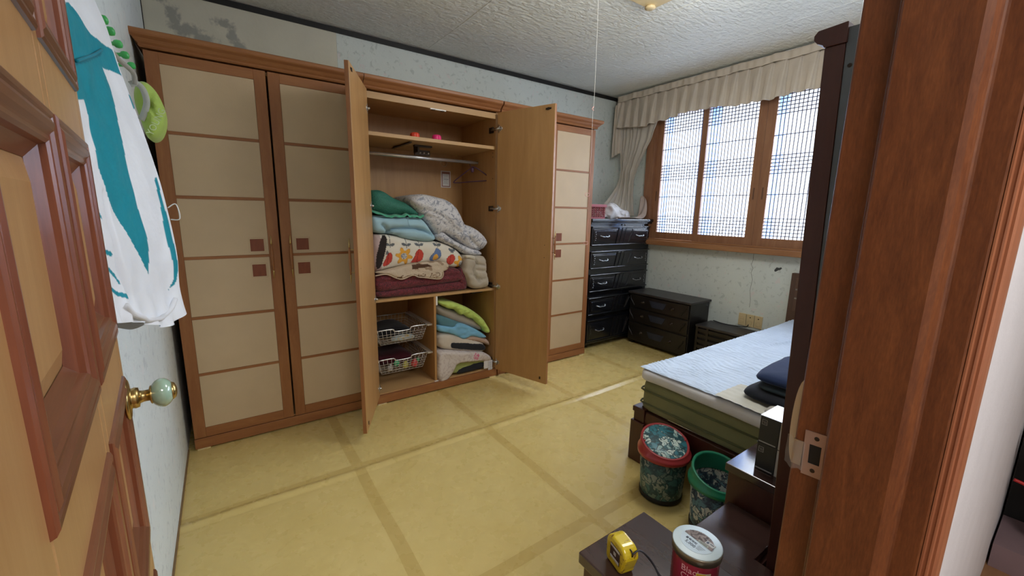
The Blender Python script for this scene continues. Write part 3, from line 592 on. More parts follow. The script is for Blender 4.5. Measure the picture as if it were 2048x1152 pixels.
# ------------------------------------------------------------------ wardrobes
ZT, ZB = 2.072, 0.071
def cornice_pts():
    # (y, z) profile, front is -y
    return [(0.60, 2.078), (0.02, 2.078), (-0.006, 2.078), (-0.012, 2.084), (-0.010, 2.092), (-0.020, 2.100), (-0.030, 2.112), (-0.046, 2.122), (-0.050, 2.128), (-0.050, 2.142), (-0.044, 2.148), (0.60, 2.148)]
def make_door(root, hinge, a, side, inner=True):
    """side +1: leaf runs +x from hinge when shut; a = swing angle in radians"""
    X = rotz(hinge, 0, a)
    S = Matrix.Scale(side, 4, (1, 0, 0)); T = X @ S
    W = 0.497
    fr = MB(T); fr.mat = 0
    zs = [ZB+0.002, 0.127, 0.438, 0.757, 1.080, 1.395, 1.706, 2.019, ZT-0.002]
    u0, u1 = 0.0555, W-0.0555
    fr.mat = 0; fr.box(0.0015, u0, 0.0, 0.019, ZB, ZT-0.002); fr.box(u1, W, 0.0, 0.019, ZB, ZT-0.002)
    fr.mat = 1; fr.box(u0, u1, 0.0, 0.019, ZB, 0.127); fr.box(u0, u1, 0.0, 0.019, 2.019, ZT-0.002)
    fr.mat = 2; fr.box(0.0015, W, 0.019, 0.0225, ZB, ZT-0.002)
    d = fr.build('door', [M_wood, M_woodh, M_maple], root, bevel=0.0012, seg=1)
    for z in zs[2:7]: MB(T).box(u0, u1, 0.0008, 0.019, z-0.0075, z+0.0075).build('rail', M_woodh, d)
    for i in range(1, 7):
        lo = zs[i]+(0.0075 if i > 1 else 0); hi = zs[i+1]-(0.0075 if i < 6 else 0)
        MB(T).box(u0+0.0008, u1-0.0008, 0.0030, 0.018, lo+0.0008, hi-0.0008).build('panel', M_panel, d)
    uc = W-0.1105
    for zc in (1.141, 0.998):
        mb = MB(T); mb.mat = 1
        mb.box(uc-0.040, uc+0.040, 0.0005, 0.0030, zc-0.042, zc+0.042); mb.mat = 0; mb.box(uc-0.033, uc+0.033, -0.0008, 0.003, zc-0.034, zc+0.034)
        mb.build('square_inlay', [M_inlay, M_panel], d, bevel=0.001, seg=1)
    hu = W-0.043; hy = -0.030
    hd = MB(T).lathe((hu, hy, 0.998), [(0.0045, 0), (0.0068, 0.03), (0.0078, 0.074), (0.0068, 0.118), (0.0045, 0.148)], (0, 0, 1), 14).build('handle', M_wood, d)
    for z_, s_ in ((1.146, 1), (0.998, -1)):
        t_ = MB(T).lathe((hu, hy, z_), [(0.0050, 0), (0.0046, 0.012*s_), (0.0015, 0.049*s_)], (0, 0, 1), 12); zz = z_-0.012*s_
        t_.tube([(hu, hy, zz), (hu, 0, zz)], 0.0032, 8); t_.build('brass_tip', M_brass, hd)
    if inner:
        c = MB(T); c.box(W-0.075, W-0.03, 0.0225, 0.0245, ZT-0.035, ZT-0.024); c.box(W-0.060, W-0.046, 0.0225, 0.027, ZT-0.038, ZT-0.022)
        c.build('catch_plate', M_dkmetal, d)
        c = MB(T); c.box(W-0.06, W-0.05, 0.0225, 0.026, ZB+0.03, ZB+0.05); c.build('lower_catch_plate', M_dkmetal, d)
        for z in (1.03, 1.12): MB(T).lathe((W-0.05, 0.0222, z), [(0.003, 0), (0.003, 0.0008)], (0, 1, 0), 10).build('screw', M_dkmetal, d)
    return d, T
def make_wardrobe(x0, x1, label, lap, rap, left_closed, left=0.0, right=0.0):
    root = thing('wardrobe', label, 'wardrobe', ((x0+x1)/2, 0.3, 0), 'three matching wardrobes along the back wall')
    y0, y1 = 0.0235, 0.60
    MB().box(x0+0.001, x0+0.019, y0, y1, 0.0, 2.078).build('side_panel', M_wood if left_closed else M_maple, root)
    MB().box(x1-0.019, x1-0.001, y0, y1, 0.0, 2.078).build('side_panel', M_wood if rap else M_maple, root)
    MB().box(x0+0.019, x1-0.019, 0.56, 0.575, 0.07, 2.06).build('back_panel', M_maple, root)
    MB().box(x0+0.019, x1-0.019, y0, 0.56, 2.052, 2.070).build('top_board', M_mapleh, root)
    MB().box(x0+0.019, x1-0.019, y0, 0.56, 0.055, 0.073).build('bottom_board', M_mapleh, root)
    MB().box(x0+0.0005, x1-0.0005, 0.0, 0.022, 0.008, 0.067).build('plinth', M_woodh, root, bevel=0.002)
    for fx in (x0+0.01, x1-0.07): MB().box(fx, fx+0.06, 0.0, 0.05, 0.0, 0.008).build('foot', M_creampl, root)
    cp = cornice_pts(); c = MB(); e0 = lap; e1 = rap
    def ring(x, k): # mitred end: the profile's overhang also sticks out sideways
        return [(x+k*min(0.0, -1)*min(p[0], 0)*(-1), p[0], p[1]) for p in cp]
    vs = [(x0-(-min(p[0], 0))*e0*0.9, p[0], p[1]) for p in cp]+[(x1+(-min(p[0], 0))*e1*0.9-0.0008, p[0], p[1]) for p in cp]
    n = len(cp); c.add(vs, [(i, (i+1) % n, n+(i+1) % n, n+i) for i in range(n)]+[tuple(range(n-1, -1, -1)), tuple(range(n, 2*n))])
    c.build('cornice', M_woodh, root)
    dL = make_door(root, x0+0.0015, left, 1, left != 0); dR = make_door(root, x1-0.0015, right, -1, right != 0)
    return root, dL, dR
WA = make_wardrobe(0.0, 1.007, 'reddish wardrobe with both beige-panelled doors shut, beside the left wall', 1, 0, True)[0]
WB, dBL, dBR = make_wardrobe(1.010, 2.005, 'middle wardrobe standing wide open, packed with folded bedding', 0, 0, False, math.radians(-115.5), math.radians(108.0))
WC = make_wardrobe(2.015, 3.022, 'reddish wardrobe half hidden by an open door, beside the black chest', 0, 1, False)[0]
# hinges of the open wardrobe
for T, sgn in ((dBL[1], 1), (dBR[1], -1)):
    for z in (1.955, 1.372, 0.765, 0.135):
        if sgn == 1 and z < 0.5: pass
        h = MB(T); h.box(0.012, 0.018, 0.022, 0.026, z-0.028, z+0.028); h.lathe((0.028, 0.020, z), [(0.017, 0), (0.017, 0.004), (0.012, 0.0045)], (0, 1, 0), 16)
        h.build('hinge_cup', M_steel, WB)
        xs = 1.029 if sgn == 1 else 1.986
        a = T @ Vector((0.024, 0.034, z)); b_ = Vector((xs+0.008*sgn, 0.075, z))
        MB().tube([a, (a+b_)/2+Vector((0.004*sgn, 0, 0)), b_], 0.008, 6).build('hinge_arm', M_steel, WB)
        MB().box(min(xs, xs+0.012*sgn), max(xs, xs+0.012*sgn), 0.05, 0.10, z-0.02, z+0.02).build('hinge_plate', M_dkmetal, WB)
# inside of the open wardrobe
IX0, IX1 = 1.0295, 1.9855
MB().box(IX0, IX1, 0.035, 0.558, 1.812, 1.836).build('upper_shelf', M_mapleh, WB, bevel=0.001)
MB().box(IX0, IX1, 0.030, 0.558, 0.727, 0.745).build('middle_shelf', M_mapleh, WB, bevel=0.001)
MB().box(1.464, 1.481, 0.028, 0.558, 0.073, 0.727).build('divider', M_maple, WB)
MB().box(IX0, IX1, 0.0235, 0.043, 2.030, 2.052).build('top_batten', M_mapleh, WB)
rod = MB().tube([(IX0, 0.29, 1.735), (IX1, 0.29, 1.735)], 0.0125, 16).build('hanging_rod', M_chrome, WB)
k = MB(); k.box(1.462, 1.578, 0.0225, 0.040, 2.0245, 2.031); k.mat = 1; k.box(1.475, 1.497, 0.0215, 0.042, 2.022, 2.0255); k.box(1.543, 1.565, 0.0215, 0.042, 2.022, 2.0255)
k.build('magnet_catch', [M_white, M_dkmetal], WB)
MB().box(1.458, 1.488, 0.020, 0.034, 0.060, 0.074).build('lower_magnet_catch', M_white, WB)
MB().box(1.482, 1.495, 0.03, 0.034, 0.66, 0.727).build('white_bracket', M_white, WB)
MB().box(1.80, 1.90, 0.06, 0.09, 0.712, 0.726).build('shelf_bracket', M_black, WB)
MB().prism([(1.33, 1.800), (1.345, 1.812), (1.36, 1.812), (1.35, 1.800)], 'y', 0.1, 0.45).build('shelf_support', M_dkmetal, WB)
k = MB(); k.box(1.415, 1.55, 0.20, 0.235, 1.800, 1.812); k.box(1.45, 1.57, 0.285, 0.305, 1.752, 1.790); k.box(1.445, 1.46, 0.22, 0.30, 1.765, 1.812)
kk = k.build('rod_bracket', M_dkmetal, WB, bevel=0.002)
for i, x in enumerate((1.49, 1.52, 1.555)): MB().lathe((x, 0.285, 1.770), [(0.008, 0), (0.007, 0.004), (0.002, 0.006)], (0, -1, 0), 12).build('bracket_screw', M_steel, kk)
for z, y in ((1.79, 0.06), (1.76, 0.06), (0.98, 0.05), (1.60, 0.06)): MB().lathe((1.9858, y, z), [(0.004, 0), (0.004, 0.001)], (-1, 0, 0), 10).build('shelf_pin_hole', M_dkmetal, WB)
# stickers on the wardrobe's back
lb = MB(); lb.mat = 0; lb.box(1.786, 1.876, 0.5590, 0.5600, 1.543, 1.680); lb.mat = 1; lb.box(1.793, 1.869, 0.5584, 0.5592, 1.550, 1.673); lb.mat = 0; lb.box(1.800, 1.862, 0.5578, 0.5586, 1.557, 1.655)
lb.mat = 1; lb.box(1.800, 1.862, 0.5580, 0.5586, 1.659, 1.669)
lbo = lb.build('label_sticker', [plain('label_white', (0.62, 0.60, 0.56), 0.6), plain('label_brown_red', (0.25, 0.09, 0.06), 0.6)], WB)
lt = MB()
for i in range(7):
    z = 1.645-i*0.011; 
    if i == 3: lt.box(1.808, 1.855, 0.5574, 0.5580, z-0.0022, z+0.0022)
    else: lt.box(1.805+0.006*(i % 2), 1.850-0.005*(i % 3), 0.5574, 0.5580, z-0.0010, z+0.0010)
lt.build('printed_lines', plain('label_grey_ink', (0.2, 0.19, 0.2), 0.7), lbo)
MB().lathe((1.815, 0.5598, 1.742), [(0.030, 0), (0.030, 0.0008)], (0, -1, 0), 28).build('round_sticker', plain('round_sticker_pale', (0.55, 0.45, 0.30), 0.6), WB)
MB().lathe((1.815, 0.5586, 1.742), [(0.025, 0), (0.025, 0.0006)], (0, -1, 0), 28).build('round_sticker_centre', M_maple, WB)
# two small ribbed lids on the upper shelf
def ribbed(x, y, c, label):
    vs = []; n = 28; prof = [(0.030, 0), (0.031, 0.012), (0.030, 0.030), (0.024, 0.038), (0.010, 0.041), (0.001, 0.0415)]
    mb = MB(); fs = []
    for r, h in prof:
        for i in range(n): q = 1+0.06*(i % 2); vs.append((x+r*q*math.cos(2*PI*i/n), y+r*q*math.sin(2*PI*i/n), 1.836+h))
    for kx in range(len(prof)-1):
        for i in range(n): j = (i+1) % n; fs.append((kx*n+i, kx*n+j, (kx+1)*n+j, (kx+1)*n+i))
    fs.append(tuple(range(n-1, -1, -1))); mb.add(vs, fs)
    return tag(mb.build('ribbed_pot', plain(label.split()[0]+'_rubber', c, 0.45), org=(x, y, 1.836)), label, 'pot', 'ribbed pots on the upper wardrobe shelf')
ribbed(1.385, 0.12, (0.80, 0.07, 0.03), 'orange-red small ribbed pot on the upper wardrobe shelf')
ribbed(1.540, 0.10, (0.90, 0.03, 0.22), 'hot pink small ribbed pot on the upper wardrobe shelf')
# hanger
hp = smoothline([(1.945, 0.283, 1.738), (1.945, 0.291, 1.752), (1.945, 0.303, 1.744), (1.944, 0.303, 1.725), (1.944, 0.29, 1.702)], 6)
hx = 1.935
def HP(a, z): return (hx+a*0.45, 0.27-a*0.9, z)
body = smoothline([HP(0.0, 1.70), HP(0.05, 1.68), HP(0.17, 1.605), HP(0.165, 1.592), HP(0, 1.585), HP(-0.165, 1.578), HP(-0.18, 1.592), HP(-0.05, 1.672), HP(0, 1.70)], 5)
for p in body: p.x = 1.93+(p.x-hx)
mb = MB(); mb.tube([(p.x-0.012, p.y+0.02, p.z) for p in [Vector(q) for q in hp]], 0.003, 8); mb.tube(body, 0.0045, 8)
mb.lathe((1.933, 0.283, 1.655), [(0.003, 0), (0.013, 0.008), (0.014, 0.03), (0.005, 0.05)], (0, 0, 1), 12)
tag(mb.build('clothes_hanger', plain('dark_purple_plastic', (0.10, 0.045, 0.09), 0.4)), 'empty purple plastic clothes hanger at the right end of the rod', 'hanger')

# ------------------------------------------------------------------ bedding in the open wardrobe
wine = None
def wine_mat():
    m, t, b = nt('wine_damask_quilt'); v = coords(t, (1, 0.5, 1.4)); n = noise(t, v, 30, 3, 0.6, 2.2)
    c = ramp(t, n, [(0.43, (0.19, 0.020, 0.032)), (0.49, (0.015, 0.002, 0.005)), (0.55, (0.17, 0.018, 0.028))])
    t.links.new(c, b.inputs['Base Color']); b.inputs['Roughness'].default_value = 0.75; b.inputs['Sheen Weight'].default_value = 0.3; bump(t, b, n, 0.5, 0.01); return m
M_wine = wine_mat()
wq = thing('wine_quilt', 'dark wine damask quilt folded flat at the bottom of the bedding pile', 'quilt', (1.4, 0.3, 0.745))
lo = [(x, max(z, 0.7465)) for x, z in [(1.045, 0.800)]+Q_wine_lo[1:6]+[(1.74, 0.747), (1.389, 0.7465), (1.05, 0.7465)]]
soft('lower_fold', M_wine, lo, 0.045, 0.50, 0.030, wq, amp=0.006, freq=14, k=2)
soft('upper_fold', M_wine, [(1.040, 0.925), (1.193, 0.920), (1.40, 0.915), (1.556, 0.915), (1.616, 0.934), (1.695, 0.914), (1.731, 0.863), (1.722, 0.815), (1.422, 0.806), (1.19, 0.796), (1.045, 0.790)], 0.04, 0.50, 0.036, wq, amp=0.006, freq=14, seed=3, folds=[([(1.05, 0.862), (1.35, 0.868), (1.70, 0.872)], 0.010, 0.008)])
soft('end_fold', M_wine, [(1.70, 0.93), (1.745, 0.90), (1.765, 0.80), (1.762, 0.7465), (1.72, 0.7465), (1.69, 0.80)], 0.052, 0.45, 0.025, wq, amp=0.004, seed=5)
FLV = [Q_l1, Q_l2, Q_l3, Q_l4, Q_l5]
cr = (0.74, 0.70, 0.60)
reds = [chaikin(Q_red1, 2), chaikin(Q_red2, 2), chaikin(Q_red3, 2)]; ors = [chaikin(Q_or1, 2), chaikin(Q_or2, 2), chaikin(Q_orb, 2)]; blu = chaikin(Q_blu, 2); bk = chaikin(Q_black, 1)
tops = [l[0] for l in FLV]; bots = [l[-1] for l in FLV]
def leafd(x, z, p, q, wd):
    dx, dz = q[0]-p[0], q[1]-p[1]; L2 = dx*dx+dz*dz; t_ = ((x-p[0])*dx+(z-p[1])*dz)/L2
    if t_ < 0 or t_ > 1: return False
    return math.hypot(x-p[0]-t_*dx, z-p[1]-t_*dz) < wd*math.sin(PI*t_)**0.7
def p_flower(x, z):
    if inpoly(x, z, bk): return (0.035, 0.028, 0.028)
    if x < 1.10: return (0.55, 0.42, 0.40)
    for R in reds:
        if inpoly(x, z, R):
            cx = sum(p[0] for p in R)/len(R)
            return (0.28, 0.03, 0.03) if abs(x-cx-0.15*(z-1.02)) < 0.0022 or dpoly(x, z, R) < 0.0022 else (0.58, 0.075, 0.055)
    if inpoly(x, z, ors[2]): return (0.78, 0.42, 0.08)
    for R in ors[:2]:
        cx = sum(p[0] for p in R)/len(R); cz = sum(p[1] for p in R)/len(R); d = math.hypot(x-cx, z-cz)
        if d < 0.075 and d < 0.050+0.014*math.cos(6*math.atan2(z-cz, x-cx)+1.2):
            if d > 0.046+0.012*math.cos(6*math.atan2(z-cz, x-cx)+1.2): return (0.58, 0.26, 0.03)
            if d < 0.022: return (0.20, 0.22, 0.26) if (int(d*400)+int(math.atan2(z-cz, x-cx)*4)) % 2 else (0.60, 0.60, 0.58)
            return (0.78, 0.40, 0.06)
    if inpoly(x, z, blu): return (0.14, 0.22, 0.42) if dpoly(x, z, blu) > 0.003 else (0.08, 0.12, 0.22)
    for t0, b0 in zip(tops, bots):
        if abs(x-(b0[0]+(t0[0]-b0[0])*(z-b0[1])/(t0[1]-b0[1]+1e-6))) < 0.0022 and b0[1]-0.004 < z < t0[1]+0.03: return (0.10, 0.11, 0.12)
        m = (b0[0], b0[1]+0.012)
        if leafd(x, z, m, (m[0]-0.034, m[1]+0.016), 0.010) or leafd(x, z, m, (m[0]+0.034, m[1]+0.012), 0.010): return (0.13, 0.145, 0.16)
    for (cx, cz) in ((1.140, 1.052), (1.632, 1.040)):
        if abs(x-cx) < 0.016*(1-(z-cz)/0.03) and cz < z < cz+0.03: return (0.16, 0.17, 0.18)
    return cr
M_fq = painted('flower_print_cotton', bs=0.2, bscale=26)
fq = thing('flower_quilt', 'thick cream quilt printed with red tulips and orange and blue flowers', 'quilt', (1.4, 0.3, 0.93))
soft('quilt_body', M_fq, [(1.035, 1.185)]+Q_flower[1:-1]+[(1.035, 0.925)], 0.050, 0.52, 0.055, fq, h=0.0048, amp=0.010, freq=9, paint=p_flower, k=2)
def p_fleece(x, z):
    v_ = fbm(x, z*1.5, 0.2, 26); 
    if inpoly(x, z, [(1.30, 0.972), (1.34, 0.978), (1.42, 0.972), (1.45, 0.955), (1.38, 0.948), (1.30, 0.940)]): return (0.10, 0.055, 0.035)
    if z < 0.905 and abs(v_) < 0.10: return (0.16, 0.09, 0.05)
    return (0.60, 0.50, 0.38) if v_ > -0.35 else (0.36, 0.26, 0.18)
M_fl = painted('fleece_pile', rough=0.95, bs=0.4, bscale=120, spec=0.05)
fl = thing('fleece_blanket', 'cream and brown fleece blanket, its wavy hem hanging over the wine quilt', 'blanket', (1.33, 0.25, 0.9))
fo = soft('blanket_body', M_fl, [(1.035, 0.928)]+Q_fleece[1:], 0.018, 0.48, 0.020, fl, h=0.006, amp=0.004, paint=p_fleece, k=2)
hem = smoothline([(x, 0.024+0.004*math.sin(i), z) for i, (x, z) in enumerate([(1.045, 0.914), (1.122, 0.918), (1.193, 0.885), (1.237, 0.878), (1.306, 0.900), (1.345, 0.884), (1.392, 0.876), (1.497, 0.857), (1.535, 0.866), (1.542, 0.905), (1.510, 0.925), (1.46, 0.918), (1.30, 0.935), (1.15, 0.935), (1.05, 0.938)])], 6)
MB().tube(hem, 0.0042, 8).build('hem', fabric('cream_fleece_hem', (0.58, 0.47, 0.36), scale=200), fl)
M_lb = fabric('pale_blue_cotton', (0.36, 0.56, 0.66), bs=0.35)
lb = thing('blue_comforter', 'pale blue comforter folded over, lying under the green pillow', 'comforter', (1.27, 0.3, 1.14))
soft('outer_fold', M_lb, [(1.035, 1.315)]+Q_lblue[1:-2]+[(1.04, 1.20)], 0.040, 0.50, 0.050, lb, amp=0.008, freq=12,
     folds=[([(1.15, 1.195), (1.18, 1.222), (1.25, 1.226), (1.35, 1.222), (1.42, 1.205), (1.49, 1.165)], 0.045, 0.011), ([(1.115, 1.25), (1.15, 1.215), (1.16, 1.20)], 0.03, 0.010)])
soft('inner_layer', M_lb, [(1.16, 1.222), (1.25, 1.224), (1.36, 1.218), (1.45, 1.192), (1.43, 1.176), (1.30, 1.182), (1.20, 1.186)], 0.062, 0.3, 0.02, lb, amp=0.004, seed=4)
MB().tube(smoothline([(1.285, 0.036, 1.303), (1.288, 0.036, 1.27), (1.30, 0.040, 1.235)], 6), 0.0012, 6).build('seam', plain('pale_blue_seam', (0.2, 0.34, 0.42), 0.9), lb)
m, t, b = nt('green_mesh_cushion'); v = coords(t); w1 = node(t, 'ShaderNodeTexVoronoi'); w1.inputs['Scale'].default_value = 190; t.links.new(v, w1.inputs[0])
t.links.new(ramp(t, w1.outputs['Distance'], [(0.1, (0.012, 0.085, 0.06)), (0.6, (0.03, 0.185, 0.13))]), b.inputs['Base Color']); b.inputs['Roughness'].default_value = 0.7; bump(t, b, w1.outputs['Distance'], 0.4, 0.003); M_green = m
gp = thing('green_pillow', 'green mesh pillow lying on top of the blue comforter', 'pillow', (1.22, 0.25, 1.30))
soft('pillow_body', M_green, [(1.036, 1.465)]+Q_green[1:-1]+[(1.036, 1.34)], 0.045, 0.48, 0.075, gp, amp=0.006, freq=10, folds=[([(1.12, 1.44), (1.20, 1.42), (1.26, 1.40)], 0.012, 0.012)])
hm = smoothline([(1.04, 0.062, 1.338), (1.085, 0.05, 1.325), (1.136, 0.045, 1.309), (1.17, 0.05, 1.303), (1.207, 0.044, 1.309), (1.25, 0.05, 1.303), (1.28, 0.045, 1.316), (1.31, 0.05, 1.305), (1.34, 0.044, 1.307), (1.38, 0.05, 1.300), (1.409, 0.05, 1.311)], 6)
hv = MB(); hv.smooth = True
vs = []; fs = []
for i, p in enumerate(hm): vs += [(p.x, p.y+0.012, p.z+0.012), (p.x, p.y-0.010, p.z-0.004+0.003*math.sin(i*0.9))]
for i in range(len(hm)-1): fs.append((2*i, 2*i+1, 2*i+3, 2*i+2))
hv.add(vs, fs); hv.build('green_flange', fabric('light_green_flange', (0.10, 0.42, 0.27)), gp, solid=0.003)
def duvet_mat():
    m, t, b = nt('grey_sprig_cotton'); v = coords(t)
    n = noise(t, v, 22, 4, 0.75, 1.2); c = ramp(t, n, [(0.535, (0.64, 0.64, 0.66)), (0.56, (0.24, 0.26, 0.32)), (0.61, (0.34, 0.36, 0.41))])
    n2 = noise(t, coords(t, (1, 1, 1), (0.4, 0.2, 0.9)), 46, 3, 0.7, 1.5); c = mix(t, ramp(t, n2, [(0.58, (0, 0, 0)), (0.61, (0.9, 0.9, 0.9))]), c, (0.28, 0.30, 0.35))
    t.links.new(c, b.inputs['Base Color']); b.inputs['Roughness'].default_value = 0.9; bump(t, b, noise(t, v, 14, 4), 0.5, 0.015); return m
M_duv = duvet_mat()
dv_ = thing('sprig_duvet', 'puffy white duvet with grey sprigs slumped against the right side', 'duvet', (1.65, 0.25, 1.0))
fd = [([(1.36, 1.36), (1.45, 1.35), (1.56, 1.30), (1.62, 1.25), (1.70, 1.19)], 0.012, 0.012), ([(1.42, 1.31), (1.50, 1.30), (1.58, 1.25), (1.64, 1.21)], 0.010, 0.010), ([(1.754, 1.25), (1.74, 1.20), (1.80, 1.12), (1.86, 1.07)], 0.018, 0.012)]
soft('upper_roll', M_duv, Q_duvet, 0.030, 0.50, 0.080, dv_, amp=0.014, freq=9, folds=fd, seed=2)
soft('lower_roll', M_duv, Q_duvlo, 0.045, 0.45, 0.040, dv_, amp=0.006, freq=14, seed=6)
bb = thing('beige_blanket', 'small beige plush blanket crumpled in the right corner of the shelf', 'blanket', (1.83, 0.2, 0.745))
q = [(x, max(z, 0.7465)) for x, z in Q_beige]
soft('plush_body', fabric('beige_plush', (0.47, 0.42, 0.34), scale=150, bs=0.5), q, 0.015, 0.40, 0.045, bb, amp=0.008, freq=16, seed=8,
     folds=[([(1.80, 1.01), (1.825, 0.95), (1.80, 0.90), (1.82, 0.84), (1.85, 0.81)], 0.030, 0.008), ([(1.825, 0.95), (1.90, 0.93)], 0.018, 0.007), ([(1.82, 0.90), (1.87, 0.895), (1.92, 0.88)], 0.018, 0.008), ([(1.77, 0.87), (1.81, 0.86)], 0.015, 0.007), ([(1.84, 0.84), (1.87, 0.82), (1.90, 0.83)], 0.02, 0.007)])
soft('cream_edge', fabric('cream_binding', (0.62, 0.58, 0.48)), [(1.722, 1.026), (1.79, 1.018), (1.808, 1.005), (1.800, 0.98), (1.76, 0.995), (1.725, 1.0)], 0.008, 0.03, 0.008, bb, h=0.008)

# pillows in the lower right compartment
M_lime = fabric('lime_satin', (0.50, 0.66, 0.16), rough=0.5, bs=0.5); M_grey = fabric('grey_beige_cotton', (0.36, 0.32, 0.27))
p1_ = thing('lime_pillow', 'lime green pillow with a puckered frill, topmost in the lower right compartment', 'pillow', (1.74, 0.2, 0.35))
soft('grey_side', M_grey, [(1.505, 0.66), (1.62, 0.60), (1.78, 0.535), (1.90, 0.45), (1.93, 0.372), (1.82, 0.418), (1.692, 0.470), (1.57, 0.535), (1.504, 0.590)], 0.070, 0.5, 0.05, p1_, seed=3)
soft('lime_side', M_lime, [(1.505, 0.685), (1.652, 0.660), (1.776, 0.600), (1.900, 0.505), (1.946, 0.436), (1.976, 0.388), (1.962, 0.36), (1.925, 0.373), (1.905, 0.42), (1.86, 0.455), (1.82, 0.505), (1.77, 0.515), (1.735, 0.555), (1.70, 0.545), (1.66, 0.605), (1.60, 0.61), (1.53, 0.655)], 0.040, 0.46, 0.03, p1_, h=0.008, amp=0.010, freq=34, seed=1)
M_blue = fabric('sky_blue_cotton', (0.20, 0.46, 0.68), bs=0.4); M_teald = fabric('dusty_teal_cotton', (0.10, 0.22, 0.26)); M_pinkb = fabric('pinkish_beige_cotton', (0.50, 0.36, 0.29))
p2_ = thing('blue_pillow', 'sky blue and teal pillow with a flat flange below the lime pillow', 'pillow', (1.74, 0.2, 0.30))
soft('teal_side', M_teald, [(1.500, 0.580), (1.61, 0.540), (1.734, 0.480), (1.88, 0.395), (1.965, 0.33), (1.93, 0.31), (1.80, 0.37), (1.65, 0.42), (1.50, 0.48)], 0.055, 0.5, 0.045, p2_)
soft('blue_side', M_blue, [(1.500, 0.500), (1.56, 0.485), (1.64, 0.462), (1.66, 0.49), (1.72, 0.482), (1.80, 0.44), (1.88, 0.385), (1.945, 0.335), (1.90, 0.330), (1.84, 0.352), (1.79, 0.370), (1.745, 0.352), (1.715, 0.352), (1.65, 0.400), (1.58, 0.430), (1.500, 0.450)], 0.038, 0.42, 0.02, p2_, h=0.008, amp=0.006, freq=25, seed=2)
soft('beige_side', M_pinkb, [(1.73, 0.355), (1.80, 0.375), (1.87, 0.35), (1.93, 0.325), (1.972, 0.285), (1.976, 0.25), (1.955, 0.262), (1.90, 0.290), (1.83, 0.315), (1.76, 0.335)], 0.050, 0.42, 0.02, p2_, seed=4)
M_cream = fabric('cream_knit', (0.60, 0.54, 0.46), bs=0.35); M_blk = fabric('charcoal_mesh_gusset', (0.022, 0.024, 0.03), bs=0.3)
p3_ = thing('memory_pillow', 'cream contour pillow with a charcoal side gusset, third from the top', 'pillow', (1.70, 0.2, 0.2))
soft('pillow_body', M_cream, [(1.500, 0.430), (1.60, 0.425), (1.68, 0.395), (1.80, 0.345), (1.891, 0.305), (1.938, 0.258), (1.932, 0.215), (1.865, 0.208), (1.649, 0.262), (1.551, 0.295), (1.500, 0.33)], 0.045, 0.5, 0.045, p3_, amp=0.004)
soft('dark_gusset', M_blk, Q_memins, 0.038, 0.06, 0.014, p3_, h=0.008, amp=0.001)
p4_ = thing('patterned_pillow', 'pale pink patterned pillowcase over an olive pillow, corner drooping over the plinth', 'pillow', (1.70, 0.2, 0.073))
soft('olive_body', fabric('olive_green_edge', (0.33, 0.38, 0.13)), [(1.60, 0.165), (1.70, 0.19), (1.85, 0.18), (1.965, 0.14), (1.968, 0.08), (1.93, 0.0745), (1.75, 0.0745), (1.62, 0.080), (1.595, 0.11)], 0.032, 0.5, 0.03, p4_)
soft('dark_gusset', M_blk, [(1.645, 0.105), (1.68, 0.128), (1.879, 0.148), (1.91, 0.118), (1.895, 0.088), (1.875, 0.082), (1.68, 0.080), (1.655, 0.084)], 0.026, 0.05, 0.012, p4_, h=0.008, amp=0.001)
def p_case(x, z):
    if (x-1.815)**2+(z-0.205)**2 < 0.0007 and fbm(x, z, 0, 90) > -0.05: return (0.62, 0.16, 0.27)
    v_ = fbm(x, z, 0.5, 30)
    return (0.52, 0.45, 0.43) if abs(v_) < 0.08 else (0.64, 0.585, 0.56)
soft('pillowcase', painted('patterned_case_cotton', bs=0.4, bscale=24), [(1.500, 0.300), (1.60, 0.285), (1.70, 0.262), (1.82, 0.238), (1.91, 0.212), (1.962, 0.17), (1.965, 0.136), (1.90, 0.142), (1.874, 0.150), (1.760, 0.165), (1.648, 0.176), (1.625, 0.13), (1.585, 0.075), (1.540, 0.050), (1.515, 0.038), (1.500, 0.060), (1.485, 0.100), (1.480, 0.15), (1.488, 0.24)], 0.004, 0.45, 0.022, p4_, h=0.007, amp=0.006, freq=12, paint=p_case, k=1)
tg = MB(); tg.box(1.885, 1.925, 0.008, 0.0095, 0.085, 0.150); tg.box(1.926, 1.965, 0.006, 0.0075, 0.060, 0.148)
tgo = tg.build('care_tag', plain('white_satin_tag', (0.74, 0.74, 0.76), 0.6), p4_)
tx = MB(); [tx.box(1.930, 1.960, 0.0050, 0.0060, 0.072+i*0.009, 0.074+i*0.009) for i in range(8)]; tx.build('printed_lines', plain('tag_ink', (0.25, 0.25, 0.28), 0.8), tgo)

